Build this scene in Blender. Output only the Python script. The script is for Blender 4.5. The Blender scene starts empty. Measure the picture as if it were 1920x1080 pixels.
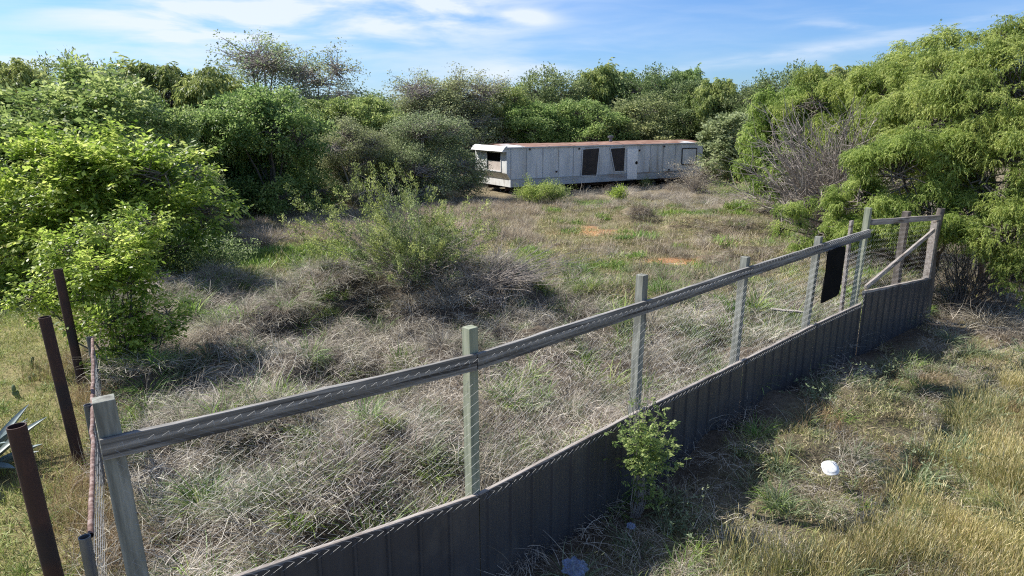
import bpy, math, numpy as np
from mathutils import Vector, Matrix, Quaternion
R = math.radians
rng = np.random.default_rng(11)
scene = bpy.context.scene
COL = scene.collection
def U(a, b, n=None): return rng.uniform(a, b, n)

# ------------------------------------------------------------------ camera
CH, PITCH, F = 4.2, R(14.0), 1281.0
cam = bpy.data.cameras.new('camera'); co = bpy.data.objects.new('camera', cam); COL.objects.link(co)
co.location = (0, 0, CH); co.rotation_euler = (R(90) - PITCH, 0, 0)
cam.sensor_width = 36; cam.lens = 36 * F / 1920; cam.clip_end = 3000; cam.clip_start = 0.05
scene.camera = co

def ray(px, py):
    x, y = (px - 960) / F, (py - 540) / F
    return np.array([x, math.cos(PITCH) - y * math.sin(PITCH), -(math.sin(PITCH) + y * math.cos(PITCH))])
def at(px, py, z=0.0):
    d = ray(px, py); t = (z - CH) / d[2]
    return np.array([d[0] * t, d[1] * t, z])
def atd(px, py, Y):
    d = ray(px, py); t = Y / d[1]
    return np.array([d[0] * t, Y, CH + d[2] * t])

# ------------------------------------------------------------------ noise / ground height
def vnoise(x, y, seed=0):
    xi, yi = np.floor(x).astype(np.int64), np.floor(y).astype(np.int64)
    fx, fy = x - xi, y - yi
    fx, fy = fx * fx * (3 - 2 * fx), fy * fy * (3 - 2 * fy)
    def h(a, b):
        n = (a * 374761393 + b * 668265263 + seed * 982451653) & 0x7fffffff
        n = ((n ^ (n >> 13)) * 1274126177) & 0x7fffffff
        return ((n ^ (n >> 16)) & 0xffff) / 65535.0
    return (h(xi, yi) * (1 - fx) + h(xi + 1, yi) * fx) * (1 - fy) + (h(xi, yi + 1) * (1 - fx) + h(xi + 1, yi + 1) * fx) * fy
def fbm(x, y, s=0): return .5 * vnoise(x, y, s) + .3 * vnoise(x * 2.1, y * 2.1, s + 1) + .2 * vnoise(x * 4.3, y * 4.3, s + 2)

MOUNDS = [(470,640,.9,.42),(340,610,.9,.36),(600,590,.9,.4),(850,585,1.1,.60),(700,575,1.1,.5),(950,580,1.0,.55),(620,600,.8,.35),(560,705,.7,.26),
          (480,810,.8,.25),(700,885,.8,.28),(620,960,.7,.2),(1030,665,.8,.22),(1190,415,1.0,.45),(1280,437,.8,.35),(1370,440,1.5,.5),
          (1410,405,1.5,.4),(1390,480,1.2,.35),(1440,770,.6,.22),(1600,765,.8,.22),(1490,860,.6,.2),(1340,850,.5,.2),(230,600,.9,.3),(400,560,1.0,.3)]
MW = [(at(a, b)[0], at(a, b)[1], r, h) for a, b, r, h in MOUNDS]
def height(x, y):
    x = np.asarray(x, float); y = np.asarray(y, float)
    z = .12 * (fbm(x * .9, y * .9, 5) - .5) + .25 * (fbm(x * .12, y * .12, 9) - .5) * np.clip((y - 12) / 20, 0, 1)
    inside = np.clip((fence_y(x) * -1 + y) / .5, 0, 1) * np.clip((x - line_x(y)) / .5, 0, 1)
    z = z + inside * np.clip((20 - y) / 6, 0, 1) * .45 * np.clip(fbm(x * 1.1, y * 1.1, 31) * 2.4 - 1.05, 0, 1)
    for mx, my, r, h in MW:
        z = z + 1.4 * h * np.exp(-((x - mx) ** 2 + (y - my) ** 2) / (r * r) * 1.3)
    return z

# fence line (world), from the camera-side corner post to the end post
FP = [np.array(p) for p in [(-2.50, 3.89), (-.29, 5.32), (1.44, 7.03), (3.12, 8.74), (4.82, 10.43), (6.21, 11.72), (8.62, 13.72)]]
FX = np.array([-12.] + [p[0] for p in FP] + [30.]); FY = np.array([-2.] + [p[1] for p in FP] + [31.5])
def fence_y(x): return np.interp(x, FX, FY)
def line_x(y): return -3.24 - .605 * (np.minimum(y, 22) - 4.64)
def fence_off(x, y): return (fence_y(x) - y) * .72      # >0 on the outer (road) side, metres

# ------------------------------------------------------------------ materials
def mat(name):
    m = bpy.data.materials.new(name); m.use_nodes = True
    nt = m.node_tree; nt.nodes.clear()
    return m, nt, nt.nodes, nt.links
def N(nt, t, **k):
    n = nt.nodes.new(t)
    for a, b in k.items(): setattr(n, a, b)
    return n
def ramp(nt, stops, fac):
    r = N(nt, 'ShaderNodeValToRGB'); e = r.color_ramp.elements
    while len(e) < len(stops): e.new(.5)
    for i, (p, c) in enumerate(stops): e[i].position = p; e[i].color = (*c, 1)
    nt.links.new(fac, r.inputs['Fac']); return r.outputs['Color']
def leafmat(name, stops, trans=.35, rough=.55, patch=.35, hue=.03, spec=.3, pscale=.7):
    m, nt, nn, L = mat(name)
    a = N(nt, 'ShaderNodeAttribute', attribute_name='v')
    col = ramp(nt, stops, a.outputs['Fac'])
    oi = N(nt, 'ShaderNodeObjectInfo')
    no = N(nt, 'ShaderNodeTexNoise'); no.inputs['Scale'].default_value = pscale; no.inputs['Detail'].default_value = 2
    L.new(oi.outputs['Location'], no.inputs['Vector'])
    hs = N(nt, 'ShaderNodeHueSaturation'); L.new(col, hs.inputs['Color'])
    mr = N(nt, 'ShaderNodeMapRange'); L.new(no.outputs['Fac'], mr.inputs['Value'])
    mr.inputs['From Min'].default_value = .3; mr.inputs['From Max'].default_value = .7
    mr.inputs['To Min'].default_value = 1 - patch; mr.inputs['To Max'].default_value = 1 + patch
    L.new(mr.outputs['Result'], hs.inputs['Value'])
    mh = N(nt, 'ShaderNodeMapRange'); L.new(oi.outputs['Random'], mh.inputs['Value'])
    mh.inputs['To Min'].default_value = .5 - hue; mh.inputs['To Max'].default_value = .5 + hue
    L.new(mh.outputs['Result'], hs.inputs['Hue'])
    p = N(nt, 'ShaderNodeBsdfPrincipled'); p.inputs['Roughness'].default_value = rough
    p.inputs['Specular IOR Level'].default_value = spec
    L.new(hs.outputs['Color'], p.inputs['Base Color'])
    t = N(nt, 'ShaderNodeBsdfTranslucent'); L.new(hs.outputs['Color'], t.inputs['Color'])
    mx = N(nt, 'ShaderNodeMixShader'); mx.inputs[0].default_value = trans
    L.new(p.outputs[0], mx.inputs[1]); L.new(t.outputs[0], mx.inputs[2])
    o = N(nt, 'ShaderNodeOutputMaterial'); L.new(mx.outputs[0], o.inputs['Surface'])
    return m
def surfmat(name, stops, scale=(4, 4, 4), rough=.8, detail=6, metal=0., bump=.0, coord='Object', spec=.4, second=None, bscale=None):
    m, nt, nn, L = mat(name)
    tc = N(nt, 'ShaderNodeTexCoord'); mp = N(nt, 'ShaderNodeMapping'); mp.inputs['Scale'].default_value = scale
    L.new(tc.outputs[coord], mp.inputs['Vector'])
    no = N(nt, 'ShaderNodeTexNoise'); no.inputs['Scale'].default_value = 1; no.inputs['Detail'].default_value = detail; no.inputs['Roughness'].default_value = .65
    L.new(mp.outputs[0], no.inputs['Vector'])
    col = ramp(nt, stops, no.outputs['Fac'])
    if second:
        sc2, st2, lo, hi = second
        mp2 = N(nt, 'ShaderNodeMapping'); mp2.inputs['Scale'].default_value = sc2; mp2.inputs['Location'].default_value = (3.1, 7.7, 1.3); L.new(tc.outputs[coord], mp2.inputs['Vector'])
        n2 = N(nt, 'ShaderNodeTexNoise'); n2.inputs['Scale'].default_value = 1; n2.inputs['Detail'].default_value = 5; L.new(mp2.outputs[0], n2.inputs['Vector'])
        f2 = N(nt, 'ShaderNodeMapRange'); f2.inputs['From Min'].default_value = lo; f2.inputs['From Max'].default_value = hi; L.new(n2.outputs['Fac'], f2.inputs['Value'])
        mc = N(nt, 'ShaderNodeMix', data_type='RGBA'); L.new(f2.outputs[0], mc.inputs['Factor']); L.new(col, mc.inputs[6]); mc.inputs[7].default_value = (*st2, 1)
        col = mc.outputs[2]
    p = N(nt, 'ShaderNodeBsdfPrincipled'); p.inputs['Roughness'].default_value = rough; p.inputs['Metallic'].default_value = metal
    p.inputs['Specular IOR Level'].default_value = spec
    L.new(col, p.inputs['Base Color'])
    if bump:
        b = N(nt, 'ShaderNodeBump'); b.inputs['Strength'].default_value = bump; b.inputs['Distance'].default_value = .01
        L.new(no.outputs['Fac'], b.inputs['Height']); L.new(b.outputs[0], p.inputs['Normal'])
    o = N(nt, 'ShaderNodeOutputMaterial'); L.new(p.outputs[0], o.inputs['Surface'])
    return m

M = {}
M['dry'] = leafmat('dry_grass_blades', [(0, (.06, .048, .034)), (.35, (.275, .23, .175)), (.7, (.60, .54, .43)), (1, (.88, .81, .68))], .28, .6, .3, .012)
M['mauve'] = leafmat('mauve_dry_grass_blades', [(0, (.15, .12, .085)), (.5, (.43, .36, .265)), (1, (.70, .61, .46))], .28, .65, .25, .015)
M['straw'] = leafmat('straw_grass_blades', [(0, (.16, .10, .05)), (.5, (.38, .27, .13)), (1, (.60, .49, .30))], .3, .6, .25, .012)
M['green'] = leafmat('green_grass_blades', [(0, (.06, .12, .02)), (.5, (.20, .32, .06)), (.85, (.36, .48, .12)), (1, (.52, .54, .24))], .4, .45, .3, .02)
M['sage'] = leafmat('grey_green_grass_blades', [(0, (.07, .10, .045)), (.5, (.18, .23, .11)), (1, (.38, .42, .25))], .35, .5, .25, .02)
M['turf'] = leafmat('short_turf_blades', [(0, (.11, .12, .045)), (.35, (.24, .27, .09)), (.65, (.44, .38, .19)), (1, (.66, .58, .38))], .3, .6, .3, .025, pscale=.35)
M['lawn'] = leafmat('lawn_blades', [(0, (.12, .16, .035)), (.5, (.32, .37, .09)), (1, (.60, .57, .27))], .35, .55, .3, .015, pscale=.5)
M['wheat'] = leafmat('ripe_wheatgrass_stems', [(0, (.14, .17, .05)), (.4, (.33, .31, .11)), (.75, (.54, .45, .20)), (1, (.74, .66, .40))], .35, .5, .25, .012)
M['leaf_bright'] = leafmat('bright_spring_leaves', [(0, (.09, .16, .02)), (.5, (.33, .45, .07)), (1, (.64, .70, .20))], .6, .42, .0, .0, .4)
M['leaf_mid'] = leafmat('mid_green_leaves', [(0, (.10, .16, .045)), (.5, (.28, .37, .11)), (1, (.54, .60, .23))], .5, .5, .1, .02)
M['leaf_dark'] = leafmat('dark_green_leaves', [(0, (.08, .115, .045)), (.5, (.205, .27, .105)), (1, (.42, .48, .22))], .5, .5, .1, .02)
M['leaf_mesq'] = leafmat('feathery_mesquite_leaves', [(0, (.09, .15, .03)), (.5, (.33, .43, .10)), (1, (.60, .65, .22))], .52, .5, .05, .01)
M['leaf_grey'] = leafmat('grey_green_leaves', [(0, (.09, .12, .045)), (.5, (.31, .36, .17)), (1, (.50, .54, .30))], .5, .55, .1, .02)
M['leaf_shrub'] = leafmat('broom_shrub_leaves', [(0, (.07, .10, .03)), (.5, (.27, .34, .09)), (1, (.56, .60, .22))], .35, .5, .1, .01)
M['bark'] = surfmat('grey_bark', [(.3, (.06, .05, .04)), (.7, (.20, .17, .145))], (12, 12, 3), .9, bump=.4)
M['twig'] = surfmat('bare_grey_twigs', [(.3, (.20, .17, .145)), (.7, (.44, .39, .34))], (6, 6, 6), .85)
M['wood'] = surfmat('weathered_treated_wood', [(.25, (.09, .09, .075)), (.5, (.24, .245, .205)), (.75, (.42, .42, .36))], (22, 22, 1.6), .85, bump=.5, second=((6, 6, 1), (.07, .065, .055), .58, .75))
M['wood_green'] = surfmat('green_treated_post_wood', [(.25, (.16, .18, .125)), (.5, (.28, .30, .21)), (.75, (.40, .41, .31))], (26, 26, 1.6), .8, bump=.4, second=((7, 7, .8), (.12, .13, .09), .6, .78))
M['wood_rail'] = surfmat('weathered_rail_wood', [(.3, (.06, .056, .05)), (.5, (.20, .19, .17)), (.72, (.46, .44, .41))], (1.2, 34, 34), .85, bump=.6, second=((.9, 4, 30), (.055, .05, .045), .54, .66))
M['wood_grey'] = surfmat('bare_grey_brown_wood', [(.25, (.15, .125, .10)), (.5, (.32, .28, .245)), (.75, (.50, .46, .41))], (1.8, 24, 24), .85, bump=.5, second=((2, 5, 12), (.11, .08, .06), .56, .7))
M['panel'] = surfmat('charcoal_sheet_metal', [(.3, (.042, .043, .048)), (.7, (.062, .063, .068))], (7, 7, .6), .42, spec=.45, second=((3, 3, 2.2), (.095, .09, .085), .56, .8))
M['wire'] = surfmat('galvanised_wire', [(.3, (.26, .26, .25)), (.7, (.42, .42, .41))], (9, 9, 9), .55, metal=.1)
M['rust_dark'] = surfmat('dark_rusty_pipe', [(.3, (.030, .017, .014)), (.55, (.055, .027, .02)), (.8, (.10, .045, .03))], (9, 9, 3), .75, bump=.2, second=((3, 3, 3), (.028, .022, .022), .45, .7))
M['rust_pink'] = surfmat('flaking_rusty_rail', [(.35, (.07, .035, .025)), (.5, (.17, .10, .08)), (.7, (.36, .29, .26))], (14, 14, 22), .8, bump=.3)
M['pipe_grey'] = surfmat('grey_steel_pipe', [(.3, (.09, .10, .11)), (.7, (.20, .21, .225))], (9, 9, 2), .45, metal=.4)
M['black'] = surfmat('matt_black_sign', [(.3, (.004, .004, .004)), (.7, (.010, .010, .010))], (5, 5, 5), .95, spec=.1)
M['void'] = surfmat('interior_shade_black', [(.3, (.008, .008, .009)), (.7, (.02, .019, .018))], (5, 5, 5), .9, spec=.1)  # near-black colour standing in for the shade inside openings
M['alu'] = surfmat('chalky_aluminium_siding', [(.3, (.46, .48, .49)), (.55, (.64, .65, .65)), (.8, (.76, .76, .75))], (1.0, 1.0, .35), .55, spec=.4, second=((3.0, 1, .22), (.30, .27, .22), .52, .85))
M['alu_band'] = surfmat('ribbed_lower_siding', [(.3, (.30, .32, .33)), (.6, (.47, .49, .50)), (.8, (.56, .57, .56))], (.6, 1, .8), .55, second=((.5, 1, 2.0), (.26, .17, .11), .56, .75))
M['white'] = surfmat('faded_white_paint', [(.3, (.52, .52, .50)), (.7, (.72, .72, .70))], (2, 2, 2), .6, second=((4, 4, 1), (.30, .26, .22), .5, .8))
M['roof'] = surfmat('rust_stained_roof', [(.32, (.17, .085, .055)), (.5, (.27, .15, .105)), (.72, (.42, .31, .25))], (.9, 3, 3), .7, second=((.35, .2, 1), (.56, .56, .55), .60, .66))
M['door'] = surfmat('white_door_paint', [(.3, (.80, .80, .79)), (.7, (.90, .90, .89))], (2, 2, 2), .5)
M['board'] = surfmat('pale_window_board', [(.3, (.38, .32, .28)), (.7, (.58, .50, .45))], (4, 4, 4), .8)
M['screen'] = surfmat('dark_window_board', [(.3, (.018, .015, .015)), (.55, (.036, .029, .027)), (.75, (.075, .058, .052))], (2, 2, 3), .7)
M['rubber'] = surfmat('old_tyre', [(.3, (.015, .015, .015)), (.7, (.035, .034, .033))], (5, 5, 5), .9)
M['block'] = surfmat('concrete_block', [(.3, (.14, .135, .13)), (.7, (.26, .25, .24))], (9, 9, 9), .95)
M['agave'] = surfmat('blue_grey_agave_leaf', [(.3, (.13, .18, .17)), (.7, (.24, .30, .29))], (3, 3, 3), .5, second=((9, 9, 9), (.32, .37, .35), .55, .8))
M['cactus'] = surfmat('prickly_pear_pad', [(.3, (.10, .14, .055)), (.7, (.18, .22, .10))], (9, 9, 9), .7)
M['paper'] = surfmat('white_paper_plate', [(.3, (.62, .62, .60)), (.7, (.80, .80, .78))], (9, 9, 9), .6, second=((22, 22, 22), (.34, .32, .28), .55, .75))

# clear plastic
m, nt, nn, L = mat('thin_clear_plastic')
p = N(nt, 'ShaderNodeBsdfPrincipled'); p.inputs['Base Color'].default_value = (.32, .38, .52, 1); p.inputs['Roughness'].default_value = .18
tr = N(nt, 'ShaderNodeBsdfTransparent'); tr.inputs['Color'].default_value = (.85, .9, 1, 1)
mx = N(nt, 'ShaderNodeMixShader'); mx.inputs[0].default_value = .25
L.new(tr.outputs[0], mx.inputs[1]); L.new(p.outputs[0], mx.inputs[2])
o = N(nt, 'ShaderNodeOutputMaterial'); L.new(mx.outputs[0], o.inputs['Surface']); M['plastic'] = m

# ground
def ground_mat():
    m, nt, nn, L = mat('thatch_and_soil')
    g = N(nt, 'ShaderNodeNewGeometry')
    a = N(nt, 'ShaderNodeAttribute', attribute_name='tint', attribute_type='GEOMETRY')
    n1 = N(nt, 'ShaderNodeTexNoise'); n1.inputs['Scale'].default_value = 14; n1.inputs['Detail'].default_value = 8; n1.inputs['Roughness'].default_value = .75
    L.new(g.outputs['Position'], n1.inputs['Vector'])
    n2 = N(nt, 'ShaderNodeTexNoise'); n2.inputs['Scale'].default_value = 1.1; n2.inputs['Detail'].default_value = 4
    L.new(g.outputs['Position'], n2.inputs['Vector'])
    f = ramp(nt, [(.3, (.42, .42, .42)), (.5, (.95, .95, .95)), (.72, (1.5, 1.5, 1.5))], n1.outputs['Fac'])
    f2 = ramp(nt, [(.3, (.75, .72, .68)), (.7, (1.2, 1.2, 1.15))], n2.outputs['Fac'])
    mu = N(nt, 'ShaderNodeMix', data_type='RGBA', blend_type='MULTIPLY'); mu.inputs['Factor'].default_value = 1
    L.new(a.outputs['Color'], mu.inputs[6]); L.new(f, mu.inputs[7])
    mu2 = N(nt, 'ShaderNodeMix', data_type='RGBA', blend_type='MULTIPLY'); mu2.inputs['Factor'].default_value = 1
    L.new(mu.outputs[2], mu2.inputs[6]); L.new(f2, mu2.inputs[7])
    p = N(nt, 'ShaderNodeBsdfPrincipled'); p.inputs['Roughness'].default_value = .95; p.inputs['Specular IOR Level'].default_value = .1
    L.new(mu2.outputs[2], p.inputs['Base Color'])
    b = N(nt, 'ShaderNodeBump'); b.inputs['Strength'].default_value = .8; b.inputs['Distance'].default_value = .04
    L.new(n1.outputs['Fac'], b.inputs['Height']); L.new(b.outputs[0], p.inputs['Normal'])
    o = N(nt, 'ShaderNodeOutputMaterial'); L.new(p.outputs[0], o.inputs['Surface'])
    return m
M['ground'] = ground_mat()

# ------------------------------------------------------------------ mesh building
class MB:
    def __init__(s): s.V = []; s.F = []; s.A = []; s.n = 0
    def add(s, V, Fq, v=None):
        V = np.asarray(V, float).reshape(-1, 3); Fq = np.asarray(Fq, np.int64).reshape(-1, 4)
        s.V.append(V); s.F.append(Fq + s.n); s.n += len(V)
        s.A.append(np.full(len(Fq), .5) if v is None else np.broadcast_to(np.asarray(v, float), (len(Fq),)))
        return s
    def quads(s, Q, v=None):
        Q = np.asarray(Q, float); n = len(Q)
        return s.add(Q.reshape(-1, 3), np.arange(4 * n).reshape(n, 4), v)
    def box(s, c, d, v=None):
        c = np.array(c, float); d = np.array(d, float) / 2
        P = np.array([[x, y, z] for x in (-1, 1) for y in (-1, 1) for z in (-1, 1)]) * d + c
        return s.add(P, [[0, 1, 3, 2], [4, 6, 7, 5], [0, 4, 5, 1], [2, 3, 7, 6], [0, 2, 6, 4], [1, 5, 7, 3]], v)
    def ribbons(s, P, S, W, v):        # P n,k,3  S n,3|n,k,3  W n,k
        n, k = P.shape[:2]
        if S.ndim == 2: S = S[:, None, :]
        A = P - S * W[..., None]; B = P + S * W[..., None]
        V = np.stack([A, B], 2).reshape(-1, 3)
        i = (np.arange(n)[:, None] * k + np.arange(k - 1)[None]) * 2
        Fq = np.stack([i, i + 1, i + 3, i + 2], -1).reshape(-1, 4)
        return s.add(V, Fq, np.repeat(v, k - 1))
    def tubes(s, P, r, sides=5, v=None):   # P n,k,3  r n,k
        P = np.asarray(P, float); r = np.asarray(r, float); n, k = P.shape[:2]
        T = np.gradient(P, axis=1); T /= np.linalg.norm(T, axis=2, keepdims=True) + 1e-9
        d = P[:, -1] - P[:, 0]; d /= np.linalg.norm(d, axis=1, keepdims=True) + 1e-9
        ref = np.where(np.abs(d[:, 2:3]) > .8, np.array([[1., .1, 0]]), np.array([[.05, 0, 1.]]))[:, None]
        u = np.cross(T, np.broadcast_to(ref, T.shape)); u /= np.linalg.norm(u, axis=2, keepdims=True) + 1e-9
        w = np.cross(T, u)
        a = np.arange(sides) / sides * 2 * np.pi
        V = P[:, :, None] + r[:, :, None, None] * (u[:, :, None] * np.cos(a)[:, None] + w[:, :, None] * np.sin(a)[:, None])
        i = np.arange(n)[:, None, None] * k * sides + np.arange(k - 1)[None, :, None] * sides
        j = np.arange(sides)[None, None]; j2 = (j + 1) % sides
        Fq = np.stack([i + j, i + j2, i + sides + j2, i + sides + j], -1).reshape(-1, 4)
        vv = None if v is None else np.repeat(v, (k - 1) * sides)
        return s.add(V.reshape(-1, 3), Fq, vv)
    def mesh(s, name, m, smooth=False):
        V = np.concatenate(s.V); Fq = np.concatenate(s.F); A = np.concatenate(s.A)
        me = bpy.data.meshes.new(name); me.vertices.add(len(V)); me.vertices.foreach_set('co', V.astype(np.float32).ravel())
        me.loops.add(Fq.size); me.loops.foreach_set('vertex_index', Fq.astype(np.int32).ravel())
        me.polygons.add(len(Fq)); me.polygons.foreach_set('loop_start', (np.arange(len(Fq)) * 4).astype(np.int32))
        me.polygons.foreach_set('use_smooth', np.full(len(Fq), smooth))
        me.update(calc_edges=True)
        at_ = me.attributes.new('v', 'FLOAT', 'FACE'); at_.data.foreach_set('value', np.clip(A, 0, 1).astype(np.float32))
        me.materials.append(m); return me
    def build(s, name, m, parent=None, smooth=False, link=True):
        o = bpy.data.objects.new(name, s.mesh(name, m, smooth))
        if link: COL.objects.link(o)
        if parent is not None: o.parent = parent
        return o
def tag(o, label=None, cat=None, group=None, kind=None):
    for k, v in (('label', label), ('category', cat), ('group', group), ('kind', kind)):
        if v: o[k] = v
    return o
def empty(name, loc, rz=0, **k):
    o = bpy.data.objects.new(name, None); COL.objects.link(o); o.location = loc; o.rotation_euler = (0, 0, rz); o.empty_display_size = .2
    return tag(o, **k)
def beam(name, A, B, w, h, m, parent, roll_up=(0, 0, 1), rough=.004, along='x', bevel=.003, side=None, origin=None):
    """squared timber from A to B (world); w across, h in the up direction; local long axis = along"""
    A = np.array(A, float); B = np.array(B, float); Ln = np.linalg.norm(B - A); t = (B - A) / Ln
    up = np.array(side if side is not None else roll_up, float); up = up - t * up.dot(t); up /= np.linalg.norm(up); s_ = np.cross(t, up)
    k = max(3, int(Ln / .18)); mb = MB(); xs = np.linspace(0, Ln, k)
    rr = np.random.default_rng(int(abs(A[0] * 997 + A[1] * 131 + B[2] * 71) * 10) % 99991)
    prof = np.array([[-w/2, -h/2], [w/2, -h/2], [w/2, h/2], [-w/2, h/2]])
    P = np.zeros((k, 4, 3)); off = np.cumsum(rr.normal(0, rough * .5, (k, 1, 2)), 0) * .5; off -= np.linspace(0, 1, k)[:, None, None] * off[-1]
    prof3 = prof[None] + off + rr.normal(0, rough * .35, (k, 4, 2))
    if along == 'x': P[..., 0] = xs[:, None]; P[..., 1] = prof3[..., 0]; P[..., 2] = prof3[..., 1]
    else: P[..., 2] = xs[:, None]; P[..., 0] = prof3[..., 0]; P[..., 1] = prof3[..., 1]
    i = np.arange(k - 1)[:, None] * 4; j = np.arange(4)[None]; j2 = (j + 1) % 4
    Fq = np.stack([i + j, i + j2, i + 4 + j2, i + 4 + j], -1).reshape(-1, 4)
    Fq = np.concatenate([Fq, [[3, 2, 1, 0]], [[(k-1)*4, (k-1)*4+1, (k-1)*4+2, (k-1)*4+3]]])
    if along != 'x': Fq = Fq
    mb.add(P.reshape(-1, 3), Fq)
    o = mb.build(name, m, parent)
    if along == 'x': Mx = Matrix((( t[0], -s_[0], up[0]), (t[1], -s_[1], up[1]), (t[2], -s_[2], up[2])))
    else: Mx = Matrix(((up[0], s_[0], t[0]), (up[1], s_[1], t[1]), (up[2], s_[2], t[2])))
    if Mx.determinant() < 0: Mx = Matrix([(-r[0] if along != 'x' else r[0], r[1] if along != 'x' else -r[1], r[2]) for r in Mx])
    o.rotation_mode = 'QUATERNION'; o.rotation_quaternion = Mx.to_quaternion()
    loc = Vector(A)
    if parent is not None: loc = loc - parent.location
    o.location = loc
    if bevel:
        b = o.modifiers.new('bevel', 'BEVEL'); b.width = bevel; b.segments = 1; b.limit_method = 'ANGLE'; b.angle_limit = R(50)
    return o

# ------------------------------------------------------------------ ground sheet
def axis(lo, hi, c0, c1, fine, grow=1.18):
    xs = list(np.arange(c0, c1, fine)); st = fine; x = xs[-1]
    while x < hi: st *= grow; x += st; xs.append(x)
    st = fine; x = xs[0]; pre = []
    while x > lo: st *= grow; x -= st; pre.append(x)
    return np.array(pre[::-1] + xs)
gx = axis(-600, 600, -11, 14, .14); gy = axis(-80, 900, 2.5, 26, .14)
GX, GY = np.meshgrid(gx, gy); nx, ny = len(gx), len(gy)
GZ = height(GX, GY)
GV = np.stack([GX, GY, GZ], -1).reshape(-1, 3)
ii = (np.arange(ny - 1)[:, None] * nx + np.arange(nx - 1)[None]).reshape(-1)
gm = MB(); gm.add(GV, np.stack([ii, ii + 1, ii + nx + 1, ii + nx], -1))
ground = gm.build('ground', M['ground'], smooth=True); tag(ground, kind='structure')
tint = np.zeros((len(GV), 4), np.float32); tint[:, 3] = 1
X, Y = GV[:, 0], GV[:, 1]; off = fence_off(X, Y)
tint[:, :3] = (.115, .095, .075)
def blend(mask, c):
    mask = np.clip(mask, 0, 1)[:, None]; tint[:, :3] = tint[:, :3] * (1 - mask) + np.array(c) * mask
blend((Y - 15) / 4, (.22, .185, .125))
blend((line_x(Y) - X) / .4 + .5, (.27, .235, .12))
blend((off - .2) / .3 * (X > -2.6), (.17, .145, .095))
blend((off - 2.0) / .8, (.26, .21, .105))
sand = at(1860, 640); blend((off > 0) * (1.6 - np.hypot((X - sand[0]) / 2.6, (Y - sand[1]) / 1.5)) * 1.2 * np.clip(off - 1, 0, 1), (.36, .28, .19))
for (a, b, rx, ry) in [(1110, 438, 1.5, .75), (1265, 490, 1.2, .5), (1330, 505, .8, .4), (1095, 430, .6, .5)]:
    c = at(a, b); d = np.hypot((X - c[0]) / rx, (Y - c[1]) / ry) + .6 * (fbm(X * 1.6, Y * 1.6, 3) - .5)
    blend((1.15 - d) * 2.2, (.46, .25, .13))
blend((Y - 62) / 20, (.05, .07, .03))
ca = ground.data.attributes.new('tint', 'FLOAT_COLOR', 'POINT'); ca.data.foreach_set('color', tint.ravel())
REDS = [(at(1110, 438), 1.5, .75), (at(1265, 490), 1.2, .5), (at(1330, 505), .8, .4)]
def red_mask(x, y):
    m_ = np.zeros_like(x)
    for c, rx, ry in REDS: m_ = np.maximum(m_, np.clip(1.4 - np.hypot((x - c[0]) / rx, (y - c[1]) / ry), 0, 1))
    return m_

# ------------------------------------------------------------------ grass clump prototypes (kept out of the scene, instanced by the nodes)
def blades(mb, n, r0, Ln, e0, bend, w, seg=4, outward=True, z0=(0, 0), taper=True, v=(0, 1), twist=.6, r=None):
    g = r or rng
    a = g.uniform(0, 2*np.pi, n); rad = r0 * np.sqrt(g.uniform(0, 1, n))
    P = np.zeros((n, seg + 1, 3)); P[:, 0, 0] = rad * np.cos(a); P[:, 0, 1] = rad * np.sin(a); P[:, 0, 2] = g.uniform(*z0, n) - .02
    az = a + g.normal(0, .7, n) if outward else g.uniform(0, 2*np.pi, n)
    L_ = g.uniform(*Ln, n); e = R(1) * g.uniform(*e0, n); bd = R(1) * g.uniform(*bend, n); tw = g.normal(0, twist, n)
    for k in range(seg):
        t = (k + .5) / seg; el = e - bd * t; az2 = az + tw * t
        st = (L_ / seg)[:, None] * np.stack([np.cos(el) * np.cos(az2), np.cos(el) * np.sin(az2), np.sin(el)], -1)
        P[:, k + 1] = P[:, k] + st
    P[..., 2] = np.maximum(P[..., 2], -.02)
    S = np.stack([-np.sin(az), np.cos(az), g.normal(0, .5, n)], -1); S /= np.linalg.norm(S, axis=1, keepdims=True)
    prof = (1 - np.linspace(0, 1, seg + 1) ** 2 * .85) if taper else np.ones(seg + 1)
    W = (w / 2 * g.uniform(.6, 1.4, n))[:, None] * prof[None]
    mb.ribbons(P, S, W, g.uniform(*v, n)); return P
PROT = []
def proto(mb, m, name): o = mb.build(name, m, link=False); PROT.append(o); return o
def thatch(k):
    mb = MB(); blades(mb, 150, .45, (.2, .5), (5, 60), (10, 110), .0048, 4, False, (0, .10)); blades(mb, 170, .45, (.08, .25), (-10, 35), (-30, 60), .0045, 2, False, (0, .10)); return proto(mb, M['dry'], 'thatch_clump')
def fountain(k):
    mb = MB(); blades(mb, 330, .18, (.4, .9), (35, 88), (80, 160), .005, 6, True, v=(0, .85)); blades(mb, 60, .3, (.2, .5), (0, 60), (20, 120), .006, 4, True, (0, .1)); return proto(mb, M['dry'], 'drooping_dry_tuft')
def gtuft(k, m='green'):
    mb = MB(); blades(mb, 90, .14, (.25, .6), (35, 88), (30, 120), .013, 5, True); return proto(mb, M[m], 'green_tuft')
def longg(k):
    mb = MB(); blades(mb, 80, .15, (.4, .85), (50, 88), (50, 140), .014, 6, True); return proto(mb, M['sage'], 'long_green_tuft')
def turf(k, m='turf', w=.012, n=260):
    mb = MB(); blades(mb, n, .6, (.06, .2), (25, 85), (0, 70), w, 2, False); return proto(mb, M[m], 'turf_patch')
def tall(k, m='mauve', w=.012, h=(.25, .5), n=160):
    mb = MB(); blades(mb, n, .45, h, (45, 90), (0, 70), w, 3, False); return proto(mb, M[m], 'tall_dry_patch')
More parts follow.
